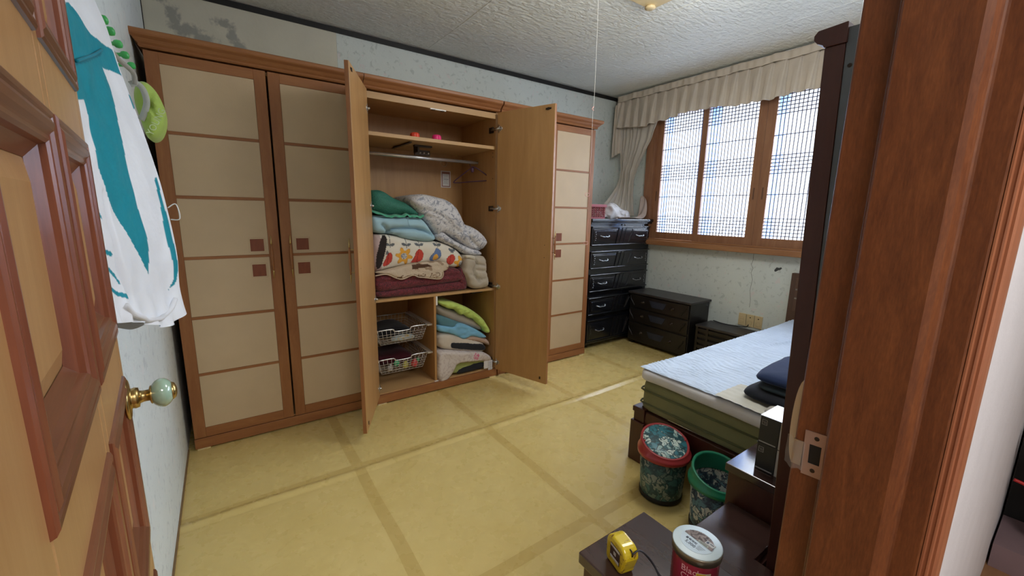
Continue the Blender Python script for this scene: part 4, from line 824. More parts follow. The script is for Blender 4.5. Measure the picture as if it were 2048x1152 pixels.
# wire baskets with odds and ends
def basket(zr, zb, label):
    t_ = thing('wire_basket', label, 'basket', (1.25, 0.28, zb), 'wire baskets in the lower left compartment')
    x0, x1, yf, yb = 1.058, 1.425, 0.075, 0.50; bx0, bx1, byf, byb = 1.085, 1.395, 0.10, 0.48
    dip = [(x0, yf, zr), (1.165, yf, zr), (1.185, yf, zr-0.018), (1.29, yf, zr-0.018), (1.31, yf, zr), (x1, yf, zr)]
    rim = MB(); rim.tube(smoothline(dip, 4)+[Vector((x1, yb, zr)), Vector((x0, yb, zr)), Vector((x0, yf, zr))], 0.0042, 8); rim.build('rim', M_chrome, t_)
    w_ = MB()
    def fz(x): return zr-0.018 if 1.18 < x < 1.295 else zr
    n = 12
    for i in range(n+1):
        u = i/n; x = x0+(x1-x0)*u; bx = bx0+(bx1-bx0)*u
        w_.tube([(x, yf, fz(x)), (bx, byf, zb), (bx, byb, zb), (x, yb, zr)], 0.0016, 5)
    for i in range(15):
        u = i/14; y = yf+(yb-yf)*u; by = byf+(byb-byf)*u
        w_.tube([(x0, y, zr), (bx0, by, zb), (bx1, by, zb), (x1, y, zr)], 0.0016, 5)
    for k_ in range(1, 5):
        s = k_/5; zz = zr-0.018+(zb-zr+0.018)*s
        a0, a1, c0, c1 = x0+(bx0-x0)*s, x1+(bx1-x1)*s, yf+(byf-yf)*s, yb+(byb-yb)*s
        w_.tube([(a0, c0, zz), (a1, c0, zz), (a1, c1, zz), (a0, c1, zz), (a0, c0, zz)], 0.0018, 5)
    o = w_.build('wire_mesh', M_wire, t_); o['kind'] = 'stuff'
    MB().box(1.425, 1.463, 0.06, 0.52, zr-0.008, zr+0.004).build('runner', M_wire, t_); MB().box(1.030, 1.058, 0.06, 0.52, zr-0.008, zr+0.004).build('runner', M_wire, t_)
    return t_
basket(0.512, 0.400, 'upper wire basket holding black and pale cloths')
basket(0.295, 0.180, 'lower wire basket holding a dark red cloth and coloured oddments')
tag(soft('black_cloth', fabric('black_knit', (0.012, 0.012, 0.014)), [(1.10, 0.408), (1.37, 0.408), (1.36, 0.46), (1.28, 0.495), (1.18, 0.49), (1.11, 0.455)], 0.16, 0.44, 0.05), 'black cloth heaped in the upper wire basket', 'cloth')
tag(soft('pale_packet', painted('pale_packet', 0.4), [(1.16, 0.404), (1.34, 0.404), (1.35, 0.43), (1.28, 0.448), (1.18, 0.438)], 0.105, 0.15, 0.015, paint=lambda x, z: (0.55, 0.42, 0.15) if abs(fbm(x, z, 0, 30)) < 0.1 else (0.45, 0.55, 0.60)), 'pale blue crumpled packet in the upper wire basket', 'packet')
tag(soft('maroon_cloth', fabric('maroon_velvet', (0.060, 0.010, 0.016)), [(1.09, 0.184), (1.38, 0.184), (1.37, 0.25), (1.30, 0.285), (1.18, 0.27), (1.09, 0.275)], 0.20, 0.46, 0.05), 'maroon cloth heaped in the lower wire basket', 'cloth')
def toy(name, x, y, z, c, label, s=0.02):
    mb = MB(); mb.lathe((x, y, z), [(s*0.6, 0), (s, s*0.5), (s*0.95, s*1.5), (s*0.4, s*2.1), (s*0.3, s*2.4)], (0.2, 0.1, 1), 14); return tag(mb.build(name, plain(name+'_plastic', c, 0.35)), label, 'toy', None)
toy('green_block', 1.20, 0.125, 0.215, (0.05, 0.50, 0.22), 'small bright green plastic piece left in the lower basket')
toy('green_peg', 1.365, 0.125, 0.215, (0.04, 0.42, 0.20), 'small green plastic piece at the right of the lower basket', 0.014)
toy('red_block', 1.335, 0.120, 0.184, (0.72, 0.05, 0.06), 'shiny red plastic piece in the lower basket', 0.026)
toy('yellow_block', 1.265, 0.125, 0.184, (0.55, 0.52, 0.08), 'olive yellow plastic piece in the lower basket', 0.024)
toy('silver_lid', 1.15, 0.125, 0.184, (0.50, 0.50, 0.50), 'grey plastic piece in the lower basket', 0.022)

# ------------------------------------------------------------------ black chest of drawers
ch = thing('chest_of_drawers', 'tall glossy black chest with five carved drawers between wardrobe and window', 'chest', (3.5, 0.3, 0))
CX0, CX1, CY = 3.115, 4.022, 0.088
MB().box(CX0+0.006, CX1-0.006, CY+0.014, 0.60, 0.052, 1.262).build('carcass', M_lacq, ch, bevel=0.003)
MB().box(CX0-0.012, CX1+0.012, CY-0.022, 0.61, 1.268, 1.300).build('top', M_lacq, ch, bevel=0.007, seg=3)
MB().box(CX0-0.004, CX1+0.004, CY-0.006, 0.605, 1.250, 1.268).build('top_moulding', M_lacq, ch, bevel=0.004)
MB().box(CX0, CX1, CY-0.004, 0.60, 0.050, 0.074).build('base_moulding', M_lacq, ch, bevel=0.005)
for (fx, fy) in ((CX0+0.02, CY+0.05), (CX1-0.08, CY+0.05), (CX0+0.02, 0.52), (CX1-0.08, 0.52)):
    MB().box(fx, fx+0.06, fy, fy+0.05, 0, 0.053).build('leg', M_black, ch)
def ring_frame(mb, x0, x1, y, z0, z1, w_, d, T=None):
    mb.box(x0, x1, y-d, y, z1-w_, z1); mb.box(x0, x1, y-d, y, z0, z0+w_); mb.box(x0, x0+w_, y-d, y, z0+w_, z1-w_); mb.box(x1-w_, x1, y-d, y, z0+w_, z1-w_)
for i, (z0, z1) in enumerate([(1.040, 1.225), (0.812, 0.986), (0.583, 0.757), (0.349, 0.526), (0.080, 0.298)]):
    d = MB().box(CX0+0.012, CX1-0.030, CY-0.004, CY+0.016, z0, z1).build('drawer', M_lacq, ch, bevel=0.004)
    for zz in (z1-0.012, z0): MB().box(CX0+0.006, CX1-0.024, CY-0.016, CY-0.002, zz, zz+0.012).build('ledge', M_lacq, d, bevel=0.004, seg=3)
    cz = (z0+z1)/2; hh = (z1-z0)/2-0.026
    for (a, b_, s) in ((CX0+0.03, CX0+0.36, 1), (CX1-0.335, CX1-0.05, -1)):
        pts = [(a, cz-hh), (b_-0.03 if s > 0 else b_, cz-hh), (b_+0.01 if s > 0 else b_, cz+hh), (a, cz+hh)] if s > 0 else [(a-0.03, cz-hh), (b_, cz-hh), (b_, cz+hh), (a+0.03, cz+hh)]
        pan = MB().prism(pts, 'y', CY-0.010, CY-0.003).build('raised_panel', M_lacq, d, bevel=0.003)
        q = [(p[0]+(0.014 if p[0] < (a+b_)/2 else -0.014), p[1]+(0.014 if p[1] < cz else -0.014)) for p in pts]
        MB().prism(q, 'y', CY-0.0135, CY-0.009).build('panel_field', M_lacq, pan, bevel=0.002)
        hx = a+0.150 if s > 0 else b_-0.150
        hn = MB(); hn.tube(smoothline([(hx-0.062, CY-0.014, cz+0.004), (hx-0.05, CY-0.028, cz-0.002), (hx-0.02, CY-0.032, cz-0.008), (hx, CY-0.034, cz-0.004), (hx+0.02, CY-0.032, cz-0.008), (hx+0.05, CY-0.028, cz-0.002), (hx+0.062, CY-0.014, cz+0.004)], 5), [0.003+0.0025*abs(math.sin(k*0.6)) for k in range(31)], 8)
        for sx in (-0.058, 0.058): hn.lathe((hx+sx, CY-0.013, cz+0.003), [(0.008, 0), (0.006, 0.004), (0.002, 0.007)], (0, -1, 0), 12)
        hn.build('handle', M_silver, d)
        bd = MB(); bx = a+0.022 if s > 0 else b_-0.022
        for k in range(-2, 3): bd.lathe((bx+(0.006 if k % 2 else 0)*s, CY-0.0135, cz+k*0.019), [(0.0055, 0), (0.004, 0.003), (0.001, 0.004)], (0, -1, 0), 8)
        bd.build('bead', M_silver if i < 3 else M_lacq, d)
    cs_ = MB()
    for k in range(3):
        x = (CX0+CX1)/2-0.075+k*0.055; cs_.prism([(x-0.03, z0+0.014), (x-0.005, z0+0.014), (x+0.045, z1-0.014), (x+0.010, z1-0.014)], 'y', CY-0.012+0.002*k, CY-0.003)
    cs_.build('carved_centre', M_lacq, d, bevel=0.003)
MB().lathe(((CX0+CX1)/2+0.02, CY-0.006, 1.240), [(0.010, 0), (0.010, 0.003), (0.006, 0.004)], (0, -1, 0), 14).build('keyhole', M_dkmetal, ch)

# ------------------------------------------------------------------ low three drawer chest under the window
lc = thing('low_chest', 'low black chest with three knobbed drawers standing in the corner under the window', 'chest', (3.86, -0.29, 0))
LX, LY0, LY1 = 3.705, -0.648, 0.050
MB().box(LX+0.006, 4.022, LY0+0.004, LY1-0.004, 0.03, 0.538).build('carcass', M_lacq2, lc, bevel=0.003)
MB().box(LX-0.018, 4.028, LY0-0.012, LY1+0.01, 0.538, 0.558).build('top', M_lacqtop, lc, bevel=0.005)
for y in (LY0+0.01, LY1-0.06): MB().box(LX+0.02, LX+0.06, y, y+0.05, 0, 0.031).build('leg', M_black, lc)
for z0, z1 in ((0.045, 0.232), (0.247, 0.383), (0.395, 0.528)):
    d = MB().box(LX-0.010, LX+0.008, LY0+0.012, LY1-0.012, z0, z1).build('drawer', M_lacq2, lc, bevel=0.006, seg=3)
    cz = (z0+z1)/2
    MB().prism([(-0.20, cz+0.035), (-0.40, cz+0.035), (-0.365, cz-0.030), (-0.235, cz-0.030)], 'x', LX-0.014, LX-0.009).build('inlay', M_navyinlay, d, bevel=0.002)
    for y in (-0.13, -0.47):
        MB().lathe((LX-0.010, y, cz), [(0.016, 0), (0.013, 0.003), (0.006, 0.006), (0.006, 0.014), (0.012, 0.018), (0.010, 0.024), (0.003, 0.027)], (-1, 0, 0), 14).build('knob', M_dkmetal, d)
    for s, y in ((1, 0.03), (-1, -0.61)):
        MB().tube(smoothline([(LX-0.011, y, cz+0.045), (LX-0.014, y-s*0.01, cz+0.015), (LX-0.014, y-s*0.035, cz-0.015), (LX-0.011, y-s*0.05, cz-0.045)], 5), 0.006, 8).build('carved_scroll', M_lacq2, d)
sc = thing('slatted_box', 'low black louvred box between the low chest and the bed', 'box', (3.89, -0.95, 0))
MB().box(3.765, 4.025, -1.25, -0.672, 0.335, 0.355).build('top', M_lacqtop, sc, bevel=0.003)
MB().box(3.785, 4.02, -1.245, -0.677, 0.0, 0.335).build('carcass', M_black, sc)
for y in (-0.70, -0.80, -1.235): MB().box(3.768, 3.786, y, y+0.022, 0.0, 0.335).build('post', M_lacq2, sc)
for k in range(6): MB().box(3.770, 3.784, -1.24, -0.68, 0.03+k*0.052, 0.062+k*0.052).build('slat', M_lacq2, sc, bevel=0.003)

# outlets and cable
for i in range(3):
    y1 = -0.925-0.069*i
    t_ = thing('wall_outlet', ['leftmost of three yellowed wall outlets, a double switch', 'middle of three yellowed outlets, a round socket with a hole', 'rightmost of three yellowed outlets, round socket'][i], 'outlet', (XW, y1-0.033, 0.39), 'yellowed outlets on the window wall')
    MB().box(XW-0.011, XW, y1-0.066, y1, 0.375, 0.487).build('cover_plate', M_creampl, t_, bevel=0.004)
    if i == 0:
        for z in (0.412, 0.450): MB().box(XW-0.014, XW-0.010, y1-0.050, y1-0.016, z-0.014, z+0.014).build('rocker', M_creampl, t_, bevel=0.002)
    else:
        MB().lathe((XW-0.010, y1-0.033, 0.415), [(0.021, 0), (0.021, 0.003), (0.017, 0.003), (0.016, -0.004)], (-1, 0, 0), 24).build('socket', M_creampl, t_)
        MB().lathe((XW-0.0105, y1-0.033, 0.460), [(0.006, 0), (0.005, 0.001)], (-1, 0, 0), 12).build('hole', M_dkmetal, t_)
tag(MB().tube(smoothline([(4.02, -0.70, 0.362), (3.99, -0.80, 0.361), (4.0, -0.90, 0.362), (4.02, -1.0, 0.37), (4.028, -1.02, 0.40)], 6), 0.004, 8).build('power_cord', M_black), 'thin black cord lying on the louvred box below the outlets', 'cord')

# ------------------------------------------------------------------ bed
bed = thing('bed', 'single dark wood bed frame with a green mattress, head against the window wall', 'bed', (3.0, -1.93, 0))
BX0, BX1, BY1, BY0 = 2.02, 4.005, -1.395, -2.455
for y in (BY1+0.02, BY0-0.0):
    p_ = MB(); p_.box(BX0-0.02, BX0+0.062, y-0.085, y, 0.0, 0.235); p_.box(BX0-0.008, BX0+0.055, y-0.078, y-0.010, 0.235, 0.285); p_.box(BX0-0.014, BX0+0.058, y-0.082, y-0.004, 0.285, 0.315)
    p_.build('foot_post', M_dark2, bed, bevel=0.004)
MB().box(BX0, BX0+0.03, BY0, BY1-0.05, 0.165, 0.300).build('foot_rail', M_dark2, bed, bevel=0.003)
MB().box(BX0+0.06, BX1-0.03, BY1-0.03, BY1+0.0, 0.165, 0.300).build('side_rail', M_dark2, bed, bevel=0.003)
MB().box(BX0+0.03, BX1-0.03, BY0, BY0+0.03, 0.165, 0.300).build('side_rail', M_dark2, bed, bevel=0.003)
hb = MB().box(BX1-0.025, BX1+0.022, BY0-0.01, BY1+0.075, 0.0, 0.905).build('headboard', wood('headboard_brown', (0.105, 0.060, 0.042), (0.07, 0.038, 0.028), (8, 8, 1)), bed, bevel=0.004)
MB().box(BX1-0.030, BX1-0.024, BY0+0.03, BY1+0.035, 0.60, 0.87).build('headboard_panel', wood('headboard_panel_brown', (0.125, 0.072, 0.05), (0.09, 0.05, 0.035), (8, 8, 1)), hb)
for z in (0.772, 0.700): MB().box(BX1-0.034, BX1-0.029, BY0+0.05, BY1+0.030, z, z+0.012).build('pale_strip', M_silver, hb)
M_oliv = fabric('olive_green_ticking', (0.235, 0.235, 0.115), bs=0.2); M_oliv2 = fabric('olive_green_piping', (0.13, 0.14, 0.07))
def rbox(name, mat, x0, x1, y0, y1, z0, z1, r, parent, nx=60, ny=30, disp=None, top=True):
    # rounded slab from a grid over a super-ellipsoid-like box with wavy sides
    mb = MB(); mb.smooth = True
    prof = [(0, 0.0)]+[(1, 0.0+k) for k in ()]
    ring = []; N = 2*(nx+ny)
    def per(i, ins):
        a, b_, c, d = x0+ins, x1-ins, y0+ins, y1-ins
        if i < nx: return (a+(b_-a)*i/nx, c)
        i -= nx
        if i < ny: return (b_, c+(d-c)*i/ny)
        i -= ny
        if i < nx: return (b_-(b_-a)*i/nx, d)
        i -= nx
        return (a, d-(d-c)*i/ny)
    levels = [(r*(1-math.sin(t)), z0+r*(1-math.cos(t))) for t in [PI/2*k/5 for k in range(6)]]
    levels += [(0, z0+(z1-z0)*k/5) for k in range(1, 5) if z0+r < z0+(z1-z0)*k/5 < z1-r]
    levels += [(r*(1-math.cos(t)), z1-r*(1-math.sin(t))) for t in [PI/2*k/5 for k in range(6)]]
    vs = []
    for ins, z in levels:
        for i in range(N):
            x, y = per(i, ins)
            # round the plan corners
            cxx = min(max(x, x0+0.05), x1-0.05); cyy = min(max(y, y0+0.05), y1-0.05); dx, dy = x-cxx, y-cyy; L = math.hypot(dx, dy)
            if L > 0.05-ins*0.5 and abs(dx) > 1e-6 and abs(dy) > 1e-6: k = (0.05-ins)/L; x, y = cxx+dx*k, cyy+dy*k
            if disp: x, y, z_ = disp(x, y, z)
            else: z_ = z
            vs.append((x, y, z_))
    fs = [(k*N+i, k*N+(i+1) % N, (k+1)*N+(i+1) % N, (k+1)*N+i) for k in range(len(levels)-1) for i in range(N)]
    fs.append(tuple(range(N-1, -1, -1)))
    mb.add(vs, fs)
    b0 = (len(levels)-1)*N
    if top: mb.f.append([b0+i for i in range(N)]); mb.m.append(0); mb.sm.append(True)
    return mb.build(name, mat, parent)
def wob(x, y, z): return (x+0.006*fbm(x, y, z, 4), y+0.010*fbm(x+3, y, z, 3.5), z+0.004*fbm(x, y+5, z, 4))
mt = rbox('mattress', M_oliv, 2.028, 3.975, BY0+0.01, BY1-0.005, 0.298, 0.470, 0.03, bed, disp=wob)
for z in (0.418, 0.345):
    P = [(2.026, BY1-0.04, z), (2.026, BY0+0.04, z)]; Q = [(2.06, BY1-0.002, z), (3.95, BY1-0.002, z)]
    mp_ = MB(); mp_.tube([P[1], P[0], (2.036, BY1-0.012, z), Q[0], Q[1]], 0.005, 8); mp_.build('piping', M_oliv2, mt)
M_pad = fabric('white_topper', (0.72, 0.72, 0.75), bs=0.1)
def wob2(x, y, z): return (x+0.010*fbm(x, y, z, 5)-0.004*math.sin(y*9), y+0.008*fbm(x+3, y, z, 5), z+0.010*fbm(x, y+5, 0, 2.2)*(1 if z > 0.5 else 0.6)-0.012*max(0, (BY1-0.5-y))*1.6)
tp_ = thing('mattress_topper', 'white foam topper lying on the green mattress', 'topper', (3.0, -1.93, 0.47))
rbox('topper', M_pad, 2.012, 3.97, BY0+0.02, BY1+0.004, 0.468, 0.528, 0.024, tp_, disp=wob2)
def pad(u, v):
    x = 2.022+u*1.94; y = BY0+0.03+v*1.03
    base = 0.536+0.010*fbm(x, y+5, 0, 2.2)-0.012*max(0, BY1-0.5-y)*1.6
    a = x*0.55+y*0.83+0.05*fbm(x, y, 1, 3); q = math.sin((x*0.9-y*0.25)*95+6*fbm(x, y, 2, 7))
    ridge = 0.0052*abs(q)**1.5*(0.4+0.6*max(0, min(1, 0.5+1.6*fbm(x*0.8, y*2, 5, 6))))
    big = 0.010*math.exp(-((x*0.25+y+0.80+0.05*math.sin(x*9)+(x-3.2)*0.0)/0.012)**2)*(1 if 2.95 < x < 3.75 else 0)
    fold = 0.014*math.exp(-((y+1.62+0.10*(x-3.2)+0.015*math.sin(x*14))/0.012)**2)*max(0, min(1, (x-2.95)*6))*max(0, min(1, (3.9-x)*6))
    e = min(u, 1-u, v, 1-v); return (x, y, base+ridge+fold-0.004*(1 if e < 0.004 else 0))
m, t, b = nt('quilted_white_pad'); v = coords(t); b.inputs['Base Color'].default_value = (0.66, 0.72, 0.82, 1); b.inputs['Roughness'].default_value = 0.75
nn = noise(t, coords(t, (9, 2.2, 9), (0, 0, 0.35)), 7, 3, 0.55, 0.6); bump(t, b, nn, 0.55, 0.02)
t.links.new(ramp(t, noise(t, v, 5, 3), [(0.3, (0.52, 0.62, 0.76)), (0.7, (0.60, 0.70, 0.84))]), b.inputs['Base Color'])
po_ = MB().grid(pad, 330, 190).build('mattress_pad', m, org=(3.0, -1.93, 0.53)); tag(po_, 'blue-white quilted pad with rumpled ridges spread over the bed', 'pad')
def cpad(u, v):
    x = 2.012+u*0.24; y = BY0+0.04+v*0.60; return (x, y, 0.5425+0.002*math.sin((x+y)*70)*math.sin((x-y)*70)+0.010*fbm(x, y+5, 0, 2.2)-0.012*max(0, BY1-0.5-y)*1.6)
tag(MB().grid(cpad, 60, 120).build('quilted_runner', fabric('cream_quilted', (0.60, 0.58, 0.50)), org=(2.1, -2.1, 0.534)), 'cream quilted cloth across the near foot corner of the bed', 'cloth')

# folded dark clothes on the bed
def slab(name, mat, x0, x1, y0, y1, z0, z1, label, cat, rot=0.0):
    mb = MB(); mb.smooth = True; N = 56; lv = 9; vs = []
    cx, cy = (x0+x1)/2, (y0+y1)/2; hx, hy, hz = (x1-x0)/2, (y1-y0)/2, (z1-z0)/2
    for k in range(lv):
        f = -PI/2+PI*k/(lv-1); rr = math.cos(f)**0.25 if 0 < k < lv-1 else 0.0
        for i in range(N):
            t_ = 2*PI*i/N; c_, s_ = math.cos(t_), math.sin(t_)
            x = hx*(abs(c_)**0.28)*(1 if c_ > 0 else -1)*(rr if k not in (0, lv-1) else 0.02); y = hy*(abs(s_)**0.28)*(1 if s_ > 0 else -1)*(rr if k not in (0, lv-1) else 0.02)
            X = cx+x*math.cos(rot)-y*math.sin(rot); Y = cy+x*math.sin(rot)+y*math.cos(rot)
            z = (z0+z1)/2+hz*math.sin(f)+0.007*fbm(X, Y, z0, 12)
            vs.append((X+0.006*fbm(X, Y, z, 15), Y+0.006*fbm(Y, X, z, 15), z))
    fs = [(k*N+i, k*N+(i+1) % N, (k+1)*N+(i+1) % N, (k+1)*N+i) for k in range(lv-1) for i in range(N)]+[tuple(range(N-1, -1, -1)), tuple((lv-1)*N+i for i in range(N))]
    mb.add(vs, fs); return tag(mb.build(name, mat), label, cat, 'folded dark clothes stacked on the bed')
slab('folded_trousers', fabric('black_cotton', (0.010, 0.012, 0.018)), 2.085, 2.50, -2.24, -1.885, 0.546, 0.590, 'black folded garment, lowest of the dark stack on the bed', 'clothes')
slab('folded_shirt', fabric('dark_slate_cotton', (0.030, 0.045, 0.055)), 2.13, 2.50, -2.24, -1.925, 0.588, 0.622, 'dark slate folded garment, middle of the dark stack on the bed', 'clothes')
slab('folded_jeans', fabric('navy_cotton', (0.018, 0.032, 0.085)), 2.135, 2.56, -2.25, -1.90, 0.620, 0.672, 'navy blue folded garment, topmost of the dark stack on the bed', 'clothes', 0.05)
slab('folded_cloth', fabric('light_grey_cotton', (0.42, 0.40, 0.36)), 2.02, 2.09, -2.25, -2.02, 0.541, 0.565, 'pale grey folded cloth below the dark clothes at the foot of the bed', 'cloth')

# ------------------------------------------------------------------ waste bins
def bin_mat(name, a, b_, c, d):
    m, t, bb_ = nt(name); v = coords(t)
    vo = node(t, 'ShaderNodeTexVoronoi'); vo.inputs['Scale'].default_value = 1; ve = node(t, 'ShaderNodeTexVoronoi', feature='DISTANCE_TO_EDGE'); ve.inputs['Scale'].default_value = 1
    mp2 = node(t, 'ShaderNodeMapping'); mp2.inputs['Scale'].default_value = (44, 30, 26); mp2.inputs['Rotation'].default_value = (0.4, 0.5, 0.3)
    wv = node(t, 'ShaderNodeVectorMath', operation='ADD'); nz = node(t, 'ShaderNodeTexNoise'); nz.inputs['Scale'].default_value = 24; t.links.new(v, nz.inputs['Vector'])
    sc_ = node(t, 'ShaderNodeVectorMath', operation='SCALE'); sc_.inputs['Scale'].default_value = 0.085; t.links.new(nz.outputs['Color'], sc_.inputs[0]); t.links.new(v, wv.inputs[0]); t.links.new(sc_.outputs[0], wv.inputs[1]); t.links.new(wv.outputs[0], mp2.inputs[0]); t.links.new(mp2.outputs[0], vo.inputs['Vector']); t.links.new(mp2.outputs[0], ve.inputs['Vector'])
    sx_ = node(t, 'ShaderNodeSeparateColor'); t.links.new(vo.outputs['Color'], sx_.inputs[0])
    col = ramp(t, sx_.outputs[0], [(0.0, a), (0.34, b_), (0.52, d), (0.74, c), (0.90, a)], 'CONSTANT')
    vein = ramp(t, vo.outputs['Distance'], [(0.10, (0, 0, 0)), (0.14, (0.6, 0.6, 0.6)), (0.20, (0, 0, 0))]); col = mix(t, vein, col, d)
    col = mix(t, ramp(t, ve.outputs['Distance'], [(0.05, (1, 1, 1)), (0.11, (0, 0, 0))]), col, c)
    col = mix(t, ramp(t, noise(t, v, 60, 2), [(0.5, (0, 0, 0)), (0.62, (0.45, 0.45, 0.45))]), col, d)
    t.links.new(col, bb_.inputs['Base Color']); bb_.inputs['Roughness'].default_value = 0.42; return m
M_bin1 = bin_mat('green_floral_print', (0.27, 0.31, 0.25), (0.15, 0.22, 0.18), (0.02, 0.06, 0.06), (0.055, 0.15, 0.145))
M_binlid = bin_mat('teal_floral_print', (0.62, 0.72, 0.66), (0.35, 0.52, 0.50), (0.015, 0.06, 0.07), (0.04, 0.20, 0.25))
M_bin2 = bin_mat('marble_floral_print', (0.55, 0.57, 0.52), (0.38, 0.46, 0.42), (0.02, 0.04, 0.07), (0.10, 0.22, 0.26))
def rim_surface(mb, c, r_in, r_out, zf, tilt_dir, segs=40): pass
def waste_bin(x, y, label, M_body, M_rim, lid, tilt, sc=1.0):
    t_ = thing('waste_bin', label, 'bin', (x, y, 0)); H_ = 0.205*sc
    MB().lathe((x, y, 0), [(0.086*sc, 0.0), (0.094*sc, 0.006), (0.095*sc, 0.026), (0.0925*sc, 0.028)], n=40).build('base', M_black, t_)
    MB().lathe((x, y, 0), [(0.0915*sc, 0.024), (0.103*sc, H_+0.012), (0.100*sc, H_+0.012), (0.089*sc, 0.03)], n=48, cap=False).build('body', M_body, t_)
    MB().lathe((x, y, 0), [(0.088*sc, 0.02), (0.088*sc, 0.024)], n=32).build('floor_disc', plain('grey_bin_liner', (0.30, 0.28, 0.27), 0.8), t_)
    g = MB().lathe((x, y, 0), [(0.1045*sc, H_-0.002), (0.1075*sc, H_-0.001), (0.1078*sc, H_+0.005), (0.1045*sc, H_+0.007)], n=48, cap=False).build('gold_band', M_brass, t_)
    # slanted collar
    mb = MB(); mb.smooth = True; N = 56; vs = []; prof = [(0.1045, 0.0, 0), (0.1145, 0.003, 0), (0.1160, 0.022, 0.15), (0.108, 0.030, 0.3), (0.106, 0.058, 0.9), (0.1045, 0.064, 1.0), (0.096, 0.064, 1.0), (0.094, 0.056, 1.0), (0.0975, 0.01, 0.2)]
    for (r, h_, k) in prof:
        for i in range(N):
            th = 2*PI*i/N; dx, dy = math.cos(th), math.sin(th); tl = (dx*tilt[0]+dy*tilt[1])
            vs.append((x+r*sc*dx, y+r*sc*dy, H_+h_*sc+tl*k*0.030*sc))
    fs = [(k*N+i, k*N+(i+1) % N, (k+1)*N+(i+1) % N, (k+1)*N+i) for k in range(len(prof)-1) for i in range(N)]
    mb.add(vs, fs); mb.build('collar', M_rim, t_)
    if lid:
        mb = MB(); mb.smooth = True; vs = []
        pr = [(0.0955, 0.060), (0.0925, 0.064), (0.05, 0.066), (0.002, 0.067)]
        for (r, h_) in pr:
            for i in range(N):
                th = 2*PI*i/N; dx, dy = math.cos(th), math.sin(th); tl = (dx*tilt[0]+dy*tilt[1])
                vs.append((x+r*sc*dx, y+r*sc*dy, H_+h_*sc+tl*0.030*sc*r/0.1045))
        fs = [(k*N+i, k*N+(i+1) % N, (k+1)*N+(i+1) % N, (k+1)*N+i) for k in range(len(pr)-1) for i in range(N)]
        mb.add(vs, fs); mb.build('swing_lid', M_binlid, t_)
        for s in (1, -1):
            px, py = x-s*tilt[1]*0.094*sc, y+s*tilt[0]*0.094*sc; MB().lathe((px, py, H_+0.060*sc), [(0.006, -0.004), (0.006, 0.006), (0.003, 0.008)], (0, 0, 1), 12).build('lid_pivot', M_rim, t_)
    return t_
waste_bin(1.888, -1.668, 'floral waste bin with a red rim and teal printed swing lid by the bed post', M_bin1, plain('red_plastic_rim', (0.36, 0.035, 0.04), 0.32), True, (0.55, 0.83), 1.06)
waste_bin(1.886, -1.935, 'open waste bin with a green rim between the red-rimmed bin and the nightstand', M_bin2, plain('green_plastic_rim', (0.012, 0.20, 0.105), 0.32), False, (0.55, 0.83), 1.02)

# ------------------------------------------------------------------ dark furniture near the doorway
def case(name, label, cat, pts, z0, z1, top=0.03, ov=0.010, group=None):
    cx = sum(p[0] for p in pts)/len(pts); cy = sum(p[1] for p in pts)/len(pts)
    t_ = thing(name, label, cat, (cx, cy, z0), group)
    MB().prism(pts, 'z', z1-top, z1).build('top', M_dark, t_, bevel=0.003)
    q = [(p[0]+(ov if p[0] < cx else -ov), p[1]+(ov if p[1] < cy else -ov)) for p in pts]
    MB().prism(q, 'z', z0, z1-top).build('body', M_dark2, t_, bevel=0.002)
    return t_, q
t1, q = case('side_table', 'dark walnut cabinet top holding the tape measure and candle, nearest the doorway', 'cabinet', [(0.868, -2.118), (1.114, -2.118), (1.114, -2.48), (0.99, -2.48), (0.99, -2.49), (0.955, -2.49), (0.868, -2.40)][:1]+[(1.114, -2.118), (1.114, -2.485), (0.975, -2.485), (0.868, -2.44)], 0.0, 0.55)
MB().box(0.90, 1.09, -2.126, -2.118, 0.03, 0.50).build('door_panel', M_dark2, t1, bevel=0.002)
t2, q = case('low_bench', 'low glossy dark walnut bench stepping down beside the nightstand', 'bench', [(1.122, -2.078), (1.688, -2.078), (1.688, -2.262), (1.492, -2.262), (1.492, -2.485), (1.122, -2.485)], 0.0, 0.31)
t3, q = case('nightstand', 'dark walnut nightstand carrying two black boxes beside the bins', 'nightstand', [(1.692, -2.048), (1.972, -2.048), (1.972, -2.262), (1.692, -2.262)], 0.0, 0.45)
# tall cabinet, leaning out slightly at the top
tc_ = thing('tall_cabinet', 'tall narrow mahogany cabinet with grey side and curved crown beside the door frame', 'cabinet', (1.74, -2.38, 0))
SH = Matrix.Identity(4); SH[1][2] = 0.052/1.78
def LB(): return MB(Matrix(((1, 0, 0, 0), (0, 1, 0.029, -2.300), (0, 0, 1, 0), (0, 0, 0, 1))))
LB().box(1.500, 1.518, -0.043, 0.0, 0, 1.765).build('front_stile', M_dark2, tc_, bevel=0.002)
LB().box(1.504, 1.522, -0.145, -0.044, 0, 1.800).build('side_panel', M_cabside, tc_)
LB().box(1.518, 1.965, -0.040, -0.002, 0, 1.765).build('front', M_dark2, tc_)
LB().box(1.948, 1.966, -0.145, -0.040, 0, 1.800).build('side_panel', M_dark2, tc_)
LB().box(1.522, 1.948, -0.150, -0.143, 0, 1.800).build('back_panel', M_cabside, tc_)
cp = LB(); cpts = [(-0.046, 1.765), (0.0, 1.765), (0.004, 1.772), (0.016, 1.778), (0.024, 1.788), (0.024, 1.798), (0.016, 1.808), (-0.046, 1.812)]
cp.add([(1.496, a, b_) for a, b_ in cpts]+[(1.970, a, b_) for a, b_ in cpts], [(i, (i+1) % 8, 8+(i+1) % 8, 8+i) for i in range(8)]+[tuple(range(7, -1, -1)), tuple(range(8, 16))]); cp.build('crown', M_dark2, tc_, bevel=0.002)
MB().lathe((1.5035, -2.306, 1.712), [(0.005, 0), (0.004, 0.001)], (-1, 0, 0), 12).build('screw', M_dkmetal, tc_)
